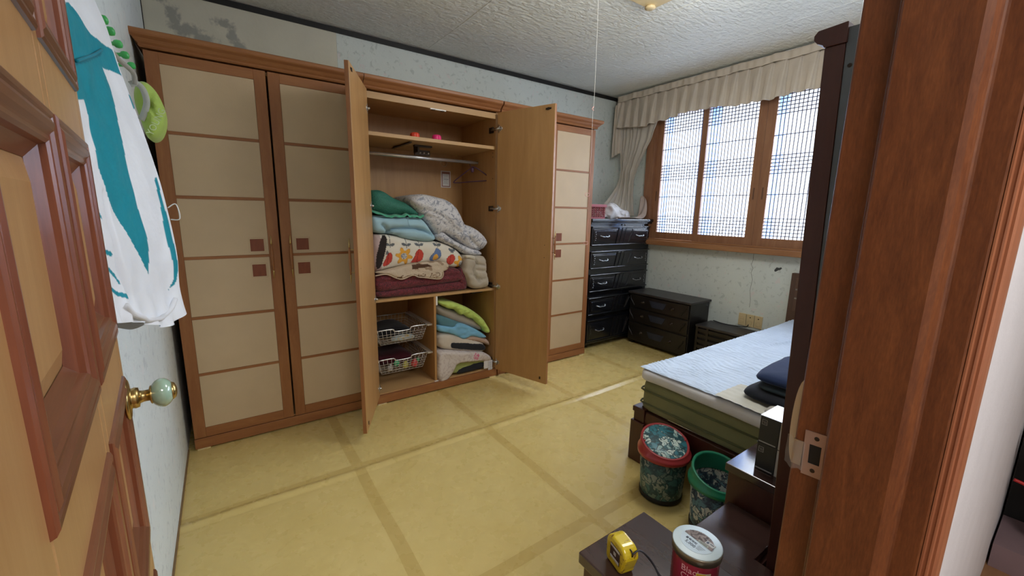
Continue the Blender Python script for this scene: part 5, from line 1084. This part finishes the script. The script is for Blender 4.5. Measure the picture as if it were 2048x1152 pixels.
# two black boxes on the nightstand
M_bx = plain('matte_black_card', (0.020, 0.021, 0.022), 0.45); M_bxl = plain('pale_printed_card', (0.50, 0.50, 0.49), 0.5); M_bxt = plain('lit_blue_white_card', (0.55, 0.62, 0.72), 0.15)  # last one: daylight on the upper box's top put into its colour
for i, (z0, z1, lab) in enumerate(((0.450, 0.552, 'black cardboard box, lower of the two stacked on the nightstand'), (0.553, 0.656, 'black cardboard box with its lit top coloured pale, upper of the two on the nightstand'))):
    b_ = thing('cardboard_box', lab, 'box', (1.80, -2.18, z0), 'black boxes on the nightstand')
    MB().box(1.752, 1.880, -2.186, -2.122, z0, z1).build('carton', M_bx, b_, bevel=0.001)
    MB().box(1.752, 1.880, -2.240, -2.187, z0, z1).build('pale_side', M_bxl, b_, bevel=0.001)
    MB().box(1.751, 1.881, -2.241, -2.121, z1-0.001, z1+0.0008).build('lid_face', M_bxt if i else M_bx, b_)
    lg = MB(); zz = z1-0.022
    for (ya, yb_, za, zb) in ((-2.145, -2.128, zz+0.008, zz+0.0092), (-2.145, -2.128, zz-0.010, zz-0.0088), (-2.145, -2.1438, zz-0.010, zz+0.0092), (-2.1292, -2.128, zz-0.010, zz+0.0092), (-2.142, -2.131, zz+0.001, zz+0.0022), (-2.142, -2.133, zz-0.004, zz-0.0028)): lg.box(1.7512, 1.7522, ya, yb_, za, zb)
    lg.build('logo', M_bxl, b_)
    st = MB()
    for k in range(5): st.lathe((1.7516, -2.205+0.006*(k % 2), z0+0.015+k*0.018), [(0.003, 0), (0.003, 0.0005)], (-1, 0, 0), 8)
    st.build('printed_dots', M_bx, b_)
    MB().box(1.7512, 1.7520, -2.180, -2.125, z0+0.004, z0+0.008).build('printed_line', M_bxl, b_)

# tape measure
TM = Matrix.Translation((0.921, -2.203, 0.5505)) @ Matrix.Rotation(math.radians(-105), 4, 'Z')
tm = thing('tape_measure', 'worn yellow tape measure with a black wrist cord standing on the walnut cabinet', 'tape measure', (0.921, -2.203, 0.55))
def rr(w_, h_, r, n=6, flat=0.02):
    pts = []
    for (cx, cz, a0, rr_) in ((w_-r, r*0.5, -90, r*0.5), (w_-r, h_-r, 0, r), (-w_+r, h_-r, 90, r), (-w_+r*0.5, r*0.5, 180, r*0.5)):
        for k in range(n+1): a = math.radians(a0+90*k/n); pts.append((cx+rr_*math.cos(a), cz+rr_*math.sin(a)))
    return pts
m, t, b = nt('scuffed_yellow_plastic'); v = coords(t); n_ = noise(t, v, 70, 4, 0.6, 0.5)
t.links.new(ramp(t, n_, [(0.60, (0.62, 0.47, 0.015)), (0.68, (0.22, 0.11, 0.01)), (0.75, (0.10, 0.03, 0.01))]), b.inputs['Base Color']); b.inputs['Roughness'].default_value = 0.28; b.inputs['Coat Weight'].default_value = 0.4
MB(TM).prism(rr(0.037, 0.072, 0.024), 'y', -0.019, 0.019).build('case', m, tm, bevel=0.006, seg=4)
ps = MB(TM); ps.mat = 1; ps.prism([(-0.018, 0.020), (0.018, 0.020), (0.018, 0.056), (-0.018, 0.056)], 'y', -0.0200, -0.018)
ps.mat = 0; ps.box(-0.017, 0.017, -0.0206, -0.0199, 0.050, 0.055); ps.box(-0.016, 0.016, -0.0206, -0.0199, 0.021, 0.027); ps.box(-0.004, 0.004, -0.0206, -0.0199, 0.034, 0.042)
ps.build('side_label', [M_bxl, plain('label_black_brown', (0.05, 0.02, 0.02), 0.4)], tm)
lp = MB(TM); lp.tube([(0.030+0.007*math.cos(a), 0.0, 0.061+0.007*math.sin(a)) for a in [2*PI*k/14 for k in range(15)]], 0.0018, 8, cap=False); lp.build('strap_ring', M_dkmetal, tm)
base = TM @ Vector((0.036, 0, 0.062))
cord = MB()
for s in (0, 1):
    cord.tube(smoothline([base, base+Vector((0.018, -0.006, 0.006)), base+Vector((0.034, -0.028+0.004*s, -0.015)), base+Vector((0.034+0.006*s, -0.055, -0.045)), base+Vector((0.026+0.012*s, -0.085, -0.0585)), base+Vector((0.014+0.018*s, -0.125, -0.0600)), base+Vector((0.020+0.006*s, -0.155, -0.0600))], 8), 0.0019, 8)
cord.build('wrist_cord', plain('black_cord', (0.012, 0.013, 0.020), 0.35), tm)

# jar candle
CX_, CY_ = 1.018, -2.322
cj = thing('jar_candle', 'red Black Cherry jar candle with a pale lid on the walnut cabinet', 'candle', (CX_, CY_, 0.55))
M_red = plain('cherry_red_wax_glass', (0.34, 0.022, 0.055), 0.18, 0, 0.08, coat=0.6)
MB().lathe((CX_, CY_, 0.5504), [(0.040, 0), (0.0465, 0.003), (0.0475, 0.010), (0.0475, 0.086), (0.046, 0.094)], n=48).build('jar', M_red, cj)
MB().lathe((CX_, CY_, 0.636), [(0.0488, 0), (0.0505, 0.001), (0.0508, 0.012), (0.0512, 0.0165), (0.0505, 0.018)], n=56).build('lid_rim', plain('brushed_bronze_rim', (0.32, 0.29, 0.22), 0.35, 0.9), cj)
lid = MB().lathe((CX_, CY_, 0.654), [(0.0500, 0), (0.0500, 0.0012), (0.0485, 0.0018)], n=64).build('lid', plain('pale_blue_white_lid', (0.60, 0.72, 0.76), 0.35), cj)
# round label with a photograph strip and small print; its own axis runs down to the right as seen from the door
LA = math.radians(-94)
ldir = Vector((math.cos(LA), math.sin(LA), 0)); lup = Vector((-math.sin(LA), math.cos(LA), 0))
LM = Matrix(((ldir.x, lup.x, 0, CX_), (ldir.y, lup.y, 0, CY_), (0, 0, 1, 0.6560), (0, 0, 0, 1)))
R_ = 0.034
lm = MB(LM); lm.prism([(R_*math.cos(a), R_*math.sin(a)) for a in [2*PI*k/48 for k in range(48)]], 'z', 0, 0.0003); lab = lm.build('round_label', plain('label_ice_blue', (0.50, 0.62, 0.70), 0.4), lid)
pp = []
for k in range(25): a = math.radians(2)+(PI-math.radians(4))*k/24; pp.append((R_*0.98*math.cos(a), R_*0.98*math.sin(a)))
def p_pic(i, p):
    q = LM.inverted() @ p; n_ = fbm(q.x, q.y, 0, 130)
    return (0.10, 0.075, 0.07) if n_ > 0.12 else ((0.30, 0.24, 0.22) if n_ > -0.2 else (0.20, 0.155, 0.145))
pg = MB(LM); vs = []; fs = []; N = 44
for j in range(24):
    for i in range(N):
        x = -R_+2*R_*(i+0.5)/N; y = 0.0015+R_*(j+0.5)/24
        if x*x+y*y < (R_*0.97)**2: k = len(vs); hx_ = R_/N; hy_ = R_/48; vs += [(x-hx_, y-hy_, 0.0006), (x+hx_, y-hy_, 0.0006), (x+hx_, y+hy_, 0.0006), (x-hx_, y+hy_, 0.0006)]; fs.append((k, k+1, k+2, k+3))
pg.add(vs, fs); pg.build('picture_print', painted('printed_picture', 0.35, bs=0), lab, paint=p_pic)
z_ = MB(LM); z_.box(0.010, 0.0295, 0.010, 0.022, 0.0007, 0.0009); z_.build('white_field', M_bxl, lab)
z_ = MB(LM); z_.box(0.000, 0.022, 0.0015, 0.0085, 0.0007, 0.0009); z_.build('small_print_field', plain('pale_olive_print', (0.42, 0.44, 0.36), 0.5), lab)
M_ink = plain('dark_blue_ink', (0.05, 0.07, 0.11), 0.5)
tx = text_mb('5,000', 0.0105, LM @ Matrix.Translation((-0.016, -0.0215, 0.0005))); tx.build('price_print', M_ink, lab)
tx = text_mb('블랙체리', 0.0072, LM @ Matrix.Translation((-0.022, -0.0105, 0.0005))); tx.build('name_print', M_ink, lab)
ln = MB(LM)
for k in range(4): ln.box(0.009, 0.024-k*0.002, -0.008-k*0.0035, -0.0073-k*0.0035, 0.0004, 0.0006)
for k in range(3): ln.box(0.002, 0.020, 0.0028+k*0.0018, 0.0032+k*0.0018, 0.0010, 0.0012)
ln.box(0.012, 0.0165, 0.013, 0.0195, 0.0010, 0.0012); ln.box(0.019, 0.027, 0.0165, 0.0185, 0.0010, 0.0012); ln.build('small_print', M_ink, lab)
# wrapped text on the jar
def wrap(mb_, r, th0, z0):
    out = MB(); out.f = mb_.f; out.m = mb_.m; out.sm = mb_.sm
    for p in mb_.v: th = th0+p.x/r; out.v.append(Vector((CX_+(r+p.z)*math.cos(th), CY_+(r+p.z)*math.sin(th), z0+p.y)))
    return out
thc = math.atan2(-2.7225-CY_, 0.2334-CX_)
M_pinkt = plain('pale_pink_lettering', (0.78, 0.42, 0.46), 0.4)
jarobj = [o for o in cj.children if o.name.startswith('jar')][0]
wrap(text_mb('Black', 0.0195, Matrix.Identity(4)), 0.0476, thc-0.56, 0.6125).build('lettering', M_pinkt, jarobj)
wrap(text_mb('Cherry', 0.0195, Matrix.Identity(4)), 0.0476, thc-0.56, 0.5950).build('lettering', M_pinkt, jarobj)
def wstick(x0, x1, z0, z1, d, mat, name, par=jarobj):
    mb = MB().grid(lambda u, v: (x0+(x1-x0)*u, z0+(z1-z0)*v, d), 12, 2); return wrap(mb, 0.0476, thc, 0.0).build(name, mat, par)
wstick(0.004, 0.034, 0.602, 0.622, 0.0009, plain('cream_sticker', (0.70, 0.62, 0.42), 0.5), 'price_sticker')
wstick(0.005, 0.0225, 0.610, 0.6205, 0.0013, plain('yellow_sticker', (0.72, 0.48, 0.02), 0.5), 'yellow_sticker')
wrap(text_mb('5,000', 0.0062, Matrix.Translation((0.0065, 0.0, 0.0016))), 0.0476, thc, 0.6125).build('sticker_print', M_ink, jarobj)
MBi = MB(); MBi.prism([(0.0255, 0.6115), (0.0315, 0.6115), (0.0315, 0.6185), (0.0255, 0.6185)], 'y', 0.0014, 0.0016)
e_ = MB(); e_.add([(p.x, p.z, p.y) for p in MBi.v], MBi.f); wrap(e_, 0.0476, thc, 0.0).build('sticker_logo', plain('sticker_logo_brown', (0.25, 0.14, 0.05), 0.5), jarobj)

# ------------------------------------------------------------------ curtains
def cloth_mat(name, c, tr=0.22):
    m, t, b = nt(name); out = t.nodes['Material Output']; v = coords(t)
    col = ramp(t, noise(t, v, 7, 4), [(0.3, tuple(x*0.9 for x in c)), (0.7, c)]); t.links.new(col, b.inputs['Base Color']); b.inputs['Roughness'].default_value = 0.9; b.inputs['Specular IOR Level'].default_value = 0.1
    bump(t, b, noise(t, v, 18, 4), 0.25, 0.01)
    tl = node(t, 'ShaderNodeBsdfTranslucent'); t.links.new(col, tl.inputs[0]); mx = node(t, 'ShaderNodeMixShader'); mx.inputs[0].default_value = tr
    t.links.new(b.outputs[0], mx.inputs[1]); t.links.new(tl.outputs[0], mx.inputs[2]); t.links.new(mx.outputs[0], out.inputs[0]); return m
M_curt = cloth_mat('ivory_curtain_cotton', (0.74, 0.66, 0.55), 0.28); M_sheer = cloth_mat('ivory_sheer', (0.76, 0.71, 0.62), 0.4)
val = thing('curtain_valance', 'ivory pleated valance running along the top of the window', 'valance', (3.91, -0.8, 2.3))
NP = 30
def hemz(y):
    s = (0.50-y)*10.3
    return 2.268+0.020*math.sin((y-0.5)*5.7)+0.010*abs(math.sin(s*1.0))-0.012*math.sin(s*0.37)
def valf(u, v):
    y = 0.555-u*3.02; k = (0.555-y)*10.1+0.6*fbm(y, 0, 0, 1.3); ph = k % 1.0
    z = 2.545+(hemz(y)-2.545)*v; am = 0.020+0.032*v
    x = 3.935-am*(0.25+ph**0.8 if ph < 0.93 else 1.2*(1-ph)/0.07+0.25*0)*1.1-0.010*v*math.sin(k*1.7)+0.006*fbm(y, z, 0, 9)
    return (x, y-0.014*v*math.sin(ph*PI*2), z)
MB().grid(valf, 620, 22).build('pleated_cloth', M_curt, val, solid=0.0015)
def hdr(u, v):
    y = 0.560-u*3.03; z = 2.540+0.060*v; return (3.902-0.004*math.sin(y*41)-0.003*math.sin(y*97), y, z+0.003*math.sin(y*23))
MB().grid(hdr, 400, 6).build('header_tape', M_curt, val, solid=0.003)
MB().box(3.915, 4.03, -2.46, 0.57, 2.585, 2.605).build('curtain_rail', M_white, val)
def tail(u, v):
    z = 2.56-v*0.55; y = 0.50+0.065*u+0.012*math.sin(u*9)*v; x = 3.89+0.05*(1-u)-0.02*math.sin(u*PI)+0.03*math.sin(v*3)*0.4; return (x-0.02*math.sin(u*14)*0.5, y+0.02*math.sin(v*2.6), z-0.05*u)
MB().grid(tail, 24, 40).build('side_tail', M_curt, val, solid=0.002)
ct = thing('curtain', 'ivory sheer curtain swept aside and gathered onto the black chest', 'curtain', (3.85, 0.3, 1.31))
# swept panel, control rows from valance down to the gathered heap
CR = [[(3.955, 0.52, 2.40), (3.950, 0.40, 2.40), (3.955, 0.25, 2.38), (3.945, 0.02, 2.36)],
      [(3.950, 0.52, 2.10), (3.945, 0.40, 2.08), (3.950, 0.29, 2.08), (3.940, 0.11, 2.10)],
      [(3.945, 0.48, 1.86), (3.925, 0.42, 1.85), (3.925, 0.34, 1.85), (3.930, 0.215, 1.88)],
      [(3.880, 0.45, 1.68), (3.900, 0.41, 1.68), (3.915, 0.35, 1.70), (3.930, 0.27, 1.74)],
      [(3.740, 0.42, 1.54), (3.840, 0.39, 1.54), (3.900, 0.34, 1.56), (3.935, 0.285, 1.60)],
      [(3.610, 0.40, 1.43), (3.760, 0.37, 1.42), (3.880, 0.33, 1.43), (3.945, 0.29, 1.46)],
      [(3.560, 0.36, 1.33), (3.700, 0.33, 1.325), (3.850, 0.30, 1.325), (3.955, 0.28, 1.33)]]
def catmull(a, b, c, d, t): return 0.5*((2*b)+(c-a)*t+(2*a-5*b+4*c-d)*t*t+(3*b-a-3*c+d)*t**3)
def patch(G, u, v):
    nr, nc = len(G), len(G[0]); fu = u*(nc-1); fv = v*(nr-1); iu = min(int(fu), nc-2); iv = min(int(fv), nr-2); tu, tv = fu-iu, fv-iv; rows_ = []
    for k in (-1, 0, 1, 2):
        r = G[min(max(iv+k, 0), nr-1)]; P = [Vector(r[min(max(iu+j, 0), nc-1)]) for j in (-1, 0, 1, 2)]; rows_.append(catmull(*P, tu))
    return catmull(*rows_, tv)
def curt(u, v):
    p = patch(CR, u, v); f = 0.5+0.5*v; a = 0.016*(0.6+0.6*math.sin(v*PI))
    k = u*PI*2*8.5+1.2*math.sin(v*3+u*4); p.x -= a*math.sin(k)*f; p.y += 0.35*a*math.cos(k*0.5); p.x -= 0.01*fbm(p.x, p.y, p.z, 12); return p
MB().grid(curt, 170, 120).build('swept_panel', M_sheer, ct, solid=0.001)
def heap(u, v):
    th = u*2*PI; ph = v*PI/2; r = math.cos(ph)**0.7
    x = 3.67+0.235*r*math.cos(th); y = 0.33+0.13*r*math.sin(th); z = 1.302+0.135*math.sin(ph)*(0.75+0.35*math.cos(th*1.0+2.2)); n_ = fbm(x, y, z, 17)
    rd = abs(math.sin(th*6+ph*5+3*n_)); return (x+0.03*n_+0.008*rd*math.cos(th), y+0.03*n_, max(1.3012, z+0.026*fbm(x+4, y, z, 11)+0.010*rd*math.cos(ph)))
MB().grid(heap, 150, 60).build('gathered_heap', fabric('white_rumpled_lining', (0.66, 0.65, 0.66), bs=0.5), ct)
def trail(u, v):
    q = smoothline([(3.58, 0.16, 1.303), (3.75, 0.12, 1.302), (3.88, 0.13, 1.304), (3.945, 0.135, 1.34), (3.965, 0.135, 1.42), (3.968, 0.145, 1.50), (3.955, 0.16, 1.535)], 8); i = min(int(u*(len(q)-1)), len(q)-2); f = u*(len(q)-1)-i; p = q[i].lerp(q[i+1], f)
    wd = 0.05+0.05*math.sin(u*PI); return Vector((p.x-0.010*math.sin(v*7+u*9), p.y+(v-0.15)*wd, p.z+0.008*math.sin(v*6+u*11)+(0.006 if u < 0.5 else 0)))
MB().grid(trail, 60, 16).build('trailing_hem', cloth_mat('pinkish_hem', (0.66, 0.56, 0.50)), ct, solid=0.002)
# red basket behind
rb = thing('red_basket', 'red perforated plastic basket at the left end of the black chest', 'basket', (3.30, 0.33, 1.30))
c = MB(); bx0, bx1, by0, by1 = 3.16, 3.46, 0.24, 0.42
def bwall(pA, pB, z0, z1, n=9, m_=5):
    A, B = Vector(pA), Vector(pB)
    for i in range(n+1):
        P = A.lerp(B, i/n); 
        if i < n:
            for j in range(m_):
                za, zb = z0+(z1-z0)*j/m_, z0+(z1-z0)*(j+1)/m_; Q = A.lerp(B, (i+1)/n); c.tube([(P.x, P.y, za), (Q.x, Q.y, zb)], 0.0028, 4); c.tube([(Q.x, Q.y, za), (P.x, P.y, zb)], 0.0028, 4)
for a, b_ in (((bx0, by0), (bx1, by0)), ((bx1, by0), (bx1, by1)), ((bx1, by1), (bx0, by1)), ((bx0, by1), (bx0, by0))): bwall((*a, 0), (*b_, 0), 1.312, 1.415)
M_rb = plain('brick_red_plastic', (0.34, 0.045, 0.055), 0.4)
o_ = c.build('lattice_wall', M_rb, rb); o_['kind'] = 'stuff'
MB().box(bx0, bx1, by0, by1, 1.3003, 1.314).build('base', M_rb, rb)
c = MB(); w_ = 0.010
c.box(bx0-w_, bx1+w_, by0-w_, by0+0.002, 1.412, 1.440); c.box(bx0-w_, bx1+w_, by1-0.002, by1+w_, 1.412, 1.440); c.box(bx0-w_, bx0+0.002, by0+0.002, by1-0.002, 1.412, 1.440); c.box(bx1-0.002, bx1+w_, by0+0.002, by1-0.002, 1.412, 1.440)
c.build('rim', M_rb, rb, bevel=0.003)

# ------------------------------------------------------------------ jacket, hooks and cap on the left wall
TEAL = (0.0, 0.27, 0.36); TEALD = (0.0, 0.17, 0.24); WH = (0.84, 0.88, 0.94)
NU, NV = 120, 300
def jk(u, v):
    p = patch(JK, u, v); e = min(u, 1-u)
    f = 0.005*fbm(u*2.2, v*4.0, 0.3, 3)*min(1, e*8)
    d = dseg2(u, v, JFOLD); f -= 0.016*math.exp(-(d/0.018)**2)
    if v > 0.92: f += 0.006*math.sin(u*42)*(v-0.92)*12
    p.x += f; return p
def dseg2(u, v, L): return min(dseg(u, v, L[i], L[i+1]) for i in range(len(L)-1))
JTs, JSs = JT, JS
def p_jacket(i, p):
    j = i // (NU+1); k = i % (NU+1); u, v = k/NU, j/NV
    if u > 1 or j > NV: return WH
    if dseg2(u, v, [JF[3], JF[2]]) < 0.005: return TEALD
    if v < 0.20 and u < 0.35: return TEAL
    if inpoly(u, v, JTs) or inpoly(u, v, JT3) or inpoly(u, v, JT2): return TEAL
    if inpoly(u, v, JSs): return TEAL
    for L in (JL1, JL2, JL3):
        if dseg2(u, v, L) < 0.006: return TEAL
    return WH
jt = thing('track_jacket', 'white and teal track jacket hanging on the left wall behind the open door', 'jacket', (0.02, -1.5, 1.05))
mb = MB().grid(jk, NU, NV)
M_jk = painted('nylon_shell', rough=0.5, bs=0.9, bscale=11, spec=0.4)
jb_ = mb.build('shell', M_jk, jt, paint=p_jacket)
# back of the jacket against the wall closes it
def jback(u, v):
    p = patch(JK, u, v); s = math.sin(min(1, u*1.0)*PI)
    if u < 0.02 or u > 0.98: return jk(u, v)
    return Vector((max(-0.028, p.x-0.05-0.02*s), p.y+0.02*s, p.z))
MB().grid(jback, 40, 80).build('lining', fabric('white_nylon_lining', (0.62, 0.66, 0.72)), jt)
def jl(u, v): return jk(u, v)+Vector((0.007, 0, 0))
def ribbon(name, L, wd, mat, off=0.006, r=0.005):
    pts = smoothline([jk(a, b_)+Vector((off, 0, 0)) for a, b_ in L], 5); return MB().tube(pts, r, 8).build(name, mat, jt)
ribbon('cuff_band', [(0.30, 0.955), (0.37, 0.975), (0.47, 0.984), (0.57, 0.985), (0.66, 0.978), (0.74, 0.970), (0.83, 0.962), (0.90, 0.950)], 0, fabric('white_cuff_elastic', (0.70, 0.72, 0.76)), 0.002, 0.006)
ribbon('flap_edge', [(0.30, 0.350), (0.45, 0.342), (0.62, 0.332), (0.775, 0.318)], 0, fabric('teal_flap_edge', (0.0, 0.20, 0.28)), 0.002, 0.0028)
MB().tube(smoothline([jk(0.985, 0.735)+Vector((0.004, 0, 0)), jk(0.99, 0.73)+Vector((0.022, -0.01, 0.004)), jk(0.99, 0.755)+Vector((0.024, -0.012, -0.008)), jk(0.985, 0.765)+Vector((0.004, 0, 0))], 6), 0.0014, 6).build('hanger_loop', M_white, jt)
# hook rack
hk = thing('hook_rack', 'green pegs of a wall hook rack above the jacket', 'hook rack', (XL, -0.9, 1.80))
MB().box(XL, XL+0.006, -1.22, -0.66, 1.795, 1.835).build('back_strip', M_white, hk)
M_peg = plain('bright_green_plastic', (0.05, 0.42, 0.10), 0.35)
for y in (-1.17, -1.085, -0.975, -0.865, -0.745):
    q = MB().lathe((XL+0.005, y, 1.808), [(0.007, 0), (0.0055, 0.006), (0.0055, 0.050), (0.010, 0.054), (0.0115, 0.060), (0.010, 0.068), (0.004, 0.071)], (1, 0, 0.12), 16).build('peg', M_peg, hk)
MB().lathe((XL+0.006, -0.93, 1.785), [(0.012, 0), (0.012, 0.008), (0.004, 0.012)], (1, 0, 0), 14).build('red_button', plain('red_plastic_button', (0.5, 0.04, 0.05), 0.4), hk)
# lime cap hanging from the rack
cap = thing('sun_hat', 'lime green lettered sun hat hanging from the hook rack beside the wardrobe', 'hat', (0.06, -0.85, 1.57))
soft('crown', fabric('lime_nylon', (0.36, 0.50, 0.10), rough=0.6, bs=0.4), CAPO, -0.885, -0.72, 0.055, cap, h=0.008, amp=0.008, freq=26, folds=[([(0.085, 1.72), (0.075, 1.67), (0.09, 1.63)], 0.012, 0.006), ([(0.075, 1.67), (0.105, 1.66)], 0.008, 0.005)])
mb = MB(); pts = smoothline([(a, -0.893+0.004*i, b_) for i, (a, b_) in enumerate(CAPS)], 6)
vs = []; fs = []
for i, p in enumerate(pts):
    d = (pts[min(i+1, len(pts)-1)]-pts[max(i-1, 0)]).normalized(); n_ = Vector((d.z, 0, -d.x)); vs += [p+n_*0.0085, p-n_*0.0085]
for i in range(len(pts)-1): fs.append((2*i, 2*i+1, 2*i+3, 2*i+2))
mb.smooth = True; mb.add(vs, fs); mb.build('strap', fabric('grey_white_webbing', (0.46, 0.48, 0.44)), cap, solid=0.003)
d = Vector((CAPT[1][0]-CAPT[0][0], 0, CAPT[1][1]-CAPT[0][1])).normalized(); n_ = Vector((-d.z, 0, d.x))
T_ = Matrix(((d.x, n_.x, 0, CAPT[0][0]+0.008), (d.y, n_.y, -1, -0.8885), (d.z, n_.z, 0, CAPT[0][1]-0.008), (0, 0, 0, 1)))
tx = text_mb('YOUNG', 0.026, T_, depth=0.002); tx.build('lettering', fabric('pale_lime_lettering', (0.60, 0.72, 0.42)), cap)
MB().tube(smoothline([(0.010, -1.0, 1.80), (0.028, -0.96, 1.775), (0.045, -0.93, 1.762), (0.052, -0.91, 1.75), (0.050, -0.90, 1.725)], 6), [0.007]*25, 8).build('cord', fabric('grey_cotton_cord', (0.36, 0.35, 0.31)), cap)

# ------------------------------------------------------------------ ceiling lamp edge, pull string
lmp = thing('ceiling_lamp', 'yellowed plastic corner of the ceiling lamp at the top edge', 'lamp', (2.42, -1.12, 2.62))
MB().box(2.20, 2.52, -1.28, -0.90, 2.585, 2.6215).build('lamp_base', M_creampl, lmp, bevel=0.006)
MB().lathe((2.475, -0.93, 2.585), [(0.030, 0.0), (0.034, -0.012), (0.020, -0.018)], (0, 0, 1), 8).build('lamp_holder', M_creampl, lmp)
st = thing('pull_string', 'long white and pink pull string hanging in front of the end wardrobe', 'string', (2.08, -0.9, 0.84))
MB().tube(smoothline([(2.06, -0.9, 2.621), (2.068, -0.9, 2.35), (2.071, -0.9, 2.00), (2.066, -0.9, 1.92), (2.070, -0.9, 1.70), (2.066, -0.9, 1.64)], 6), 0.0009, 6).build('upper_string', plain('white_string', (0.72, 0.70, 0.66), 0.8), st)
MB().tube(smoothline([(2.066, -0.9, 1.64), (2.078, -0.9, 1.55), (2.072, -0.9, 1.45), (2.080, -0.9, 1.35), (2.068, -0.9, 1.25), (2.082, -0.9, 1.12), (2.085, -0.9, 0.95), (2.092, -0.9, 0.84)], 8), 0.0013, 6).build('lower_string', plain('salmon_string', (0.62, 0.30, 0.24), 0.8), st)
kx = MB()
for cxx, czz in ((2.070, 1.46), (2.078, 1.17)): kx.tube([(cxx-0.018+0.018*math.cos(a), -0.902, czz+0.010*math.sin(a)) for a in [2*PI*k/16 for k in range(17)]], 0.0014, 6)
kx.tube([(2.07, -0.901, 1.96), (2.055, -0.901, 1.945), (2.072, -0.901, 1.94)], 0.0022, 6); kx.build('knot', plain('pink_string_knot', (0.70, 0.38, 0.34), 0.8), st)

# ------------------------------------------------------------------ clutter at the right of the hall
rk = thing('cable_rack', 'dark shelf crowded with black cables in the hall beyond the white wall', 'shelf', (2.9, -2.80, 0))
MB().box(2.62, 3.2, -3.1, -2.662, 0.0, 0.10).build('shelf_board', plain('mauve_shelf_board', (0.22, 0.15, 0.16), 0.6), rk)
MB().box(2.90, 3.2, -3.1, -2.662, 0.10, 0.62).build('box_body', M_black, rk)
cb = thing('cable_bundle', 'tangle of black cables with one red wire lying on the hall shelf', 'cables', (2.75, -2.80, 0.10))
random.seed(3)
for k in range(9):
    pts = [(2.70+random.uniform(-0.06, 0.15), -2.70-random.uniform(0, 0.22), 0.11+random.uniform(0, 0.45)) for _ in range(6)]
    MB().tube(smoothline(pts, 8), 0.005+0.003*random.random(), 6).build('cable', M_black, cb)
MB().tube(smoothline([(2.68, -2.67, 0.36), (2.69, -2.72, 0.34), (2.70, -2.80, 0.26), (2.70, -2.88, 0.25)], 6), 0.007, 6).build('red_wire', plain('red_wire_sheath', (0.45, 0.02, 0.02), 0.4), cb)
MB().box(2.66, 2.72, -2.73, -2.68, 0.50, 0.56).build('plug', M_white, cb, bevel=0.006)

for o in list(bpy.data.objects):
    if 'o_' in o: del o['o_']
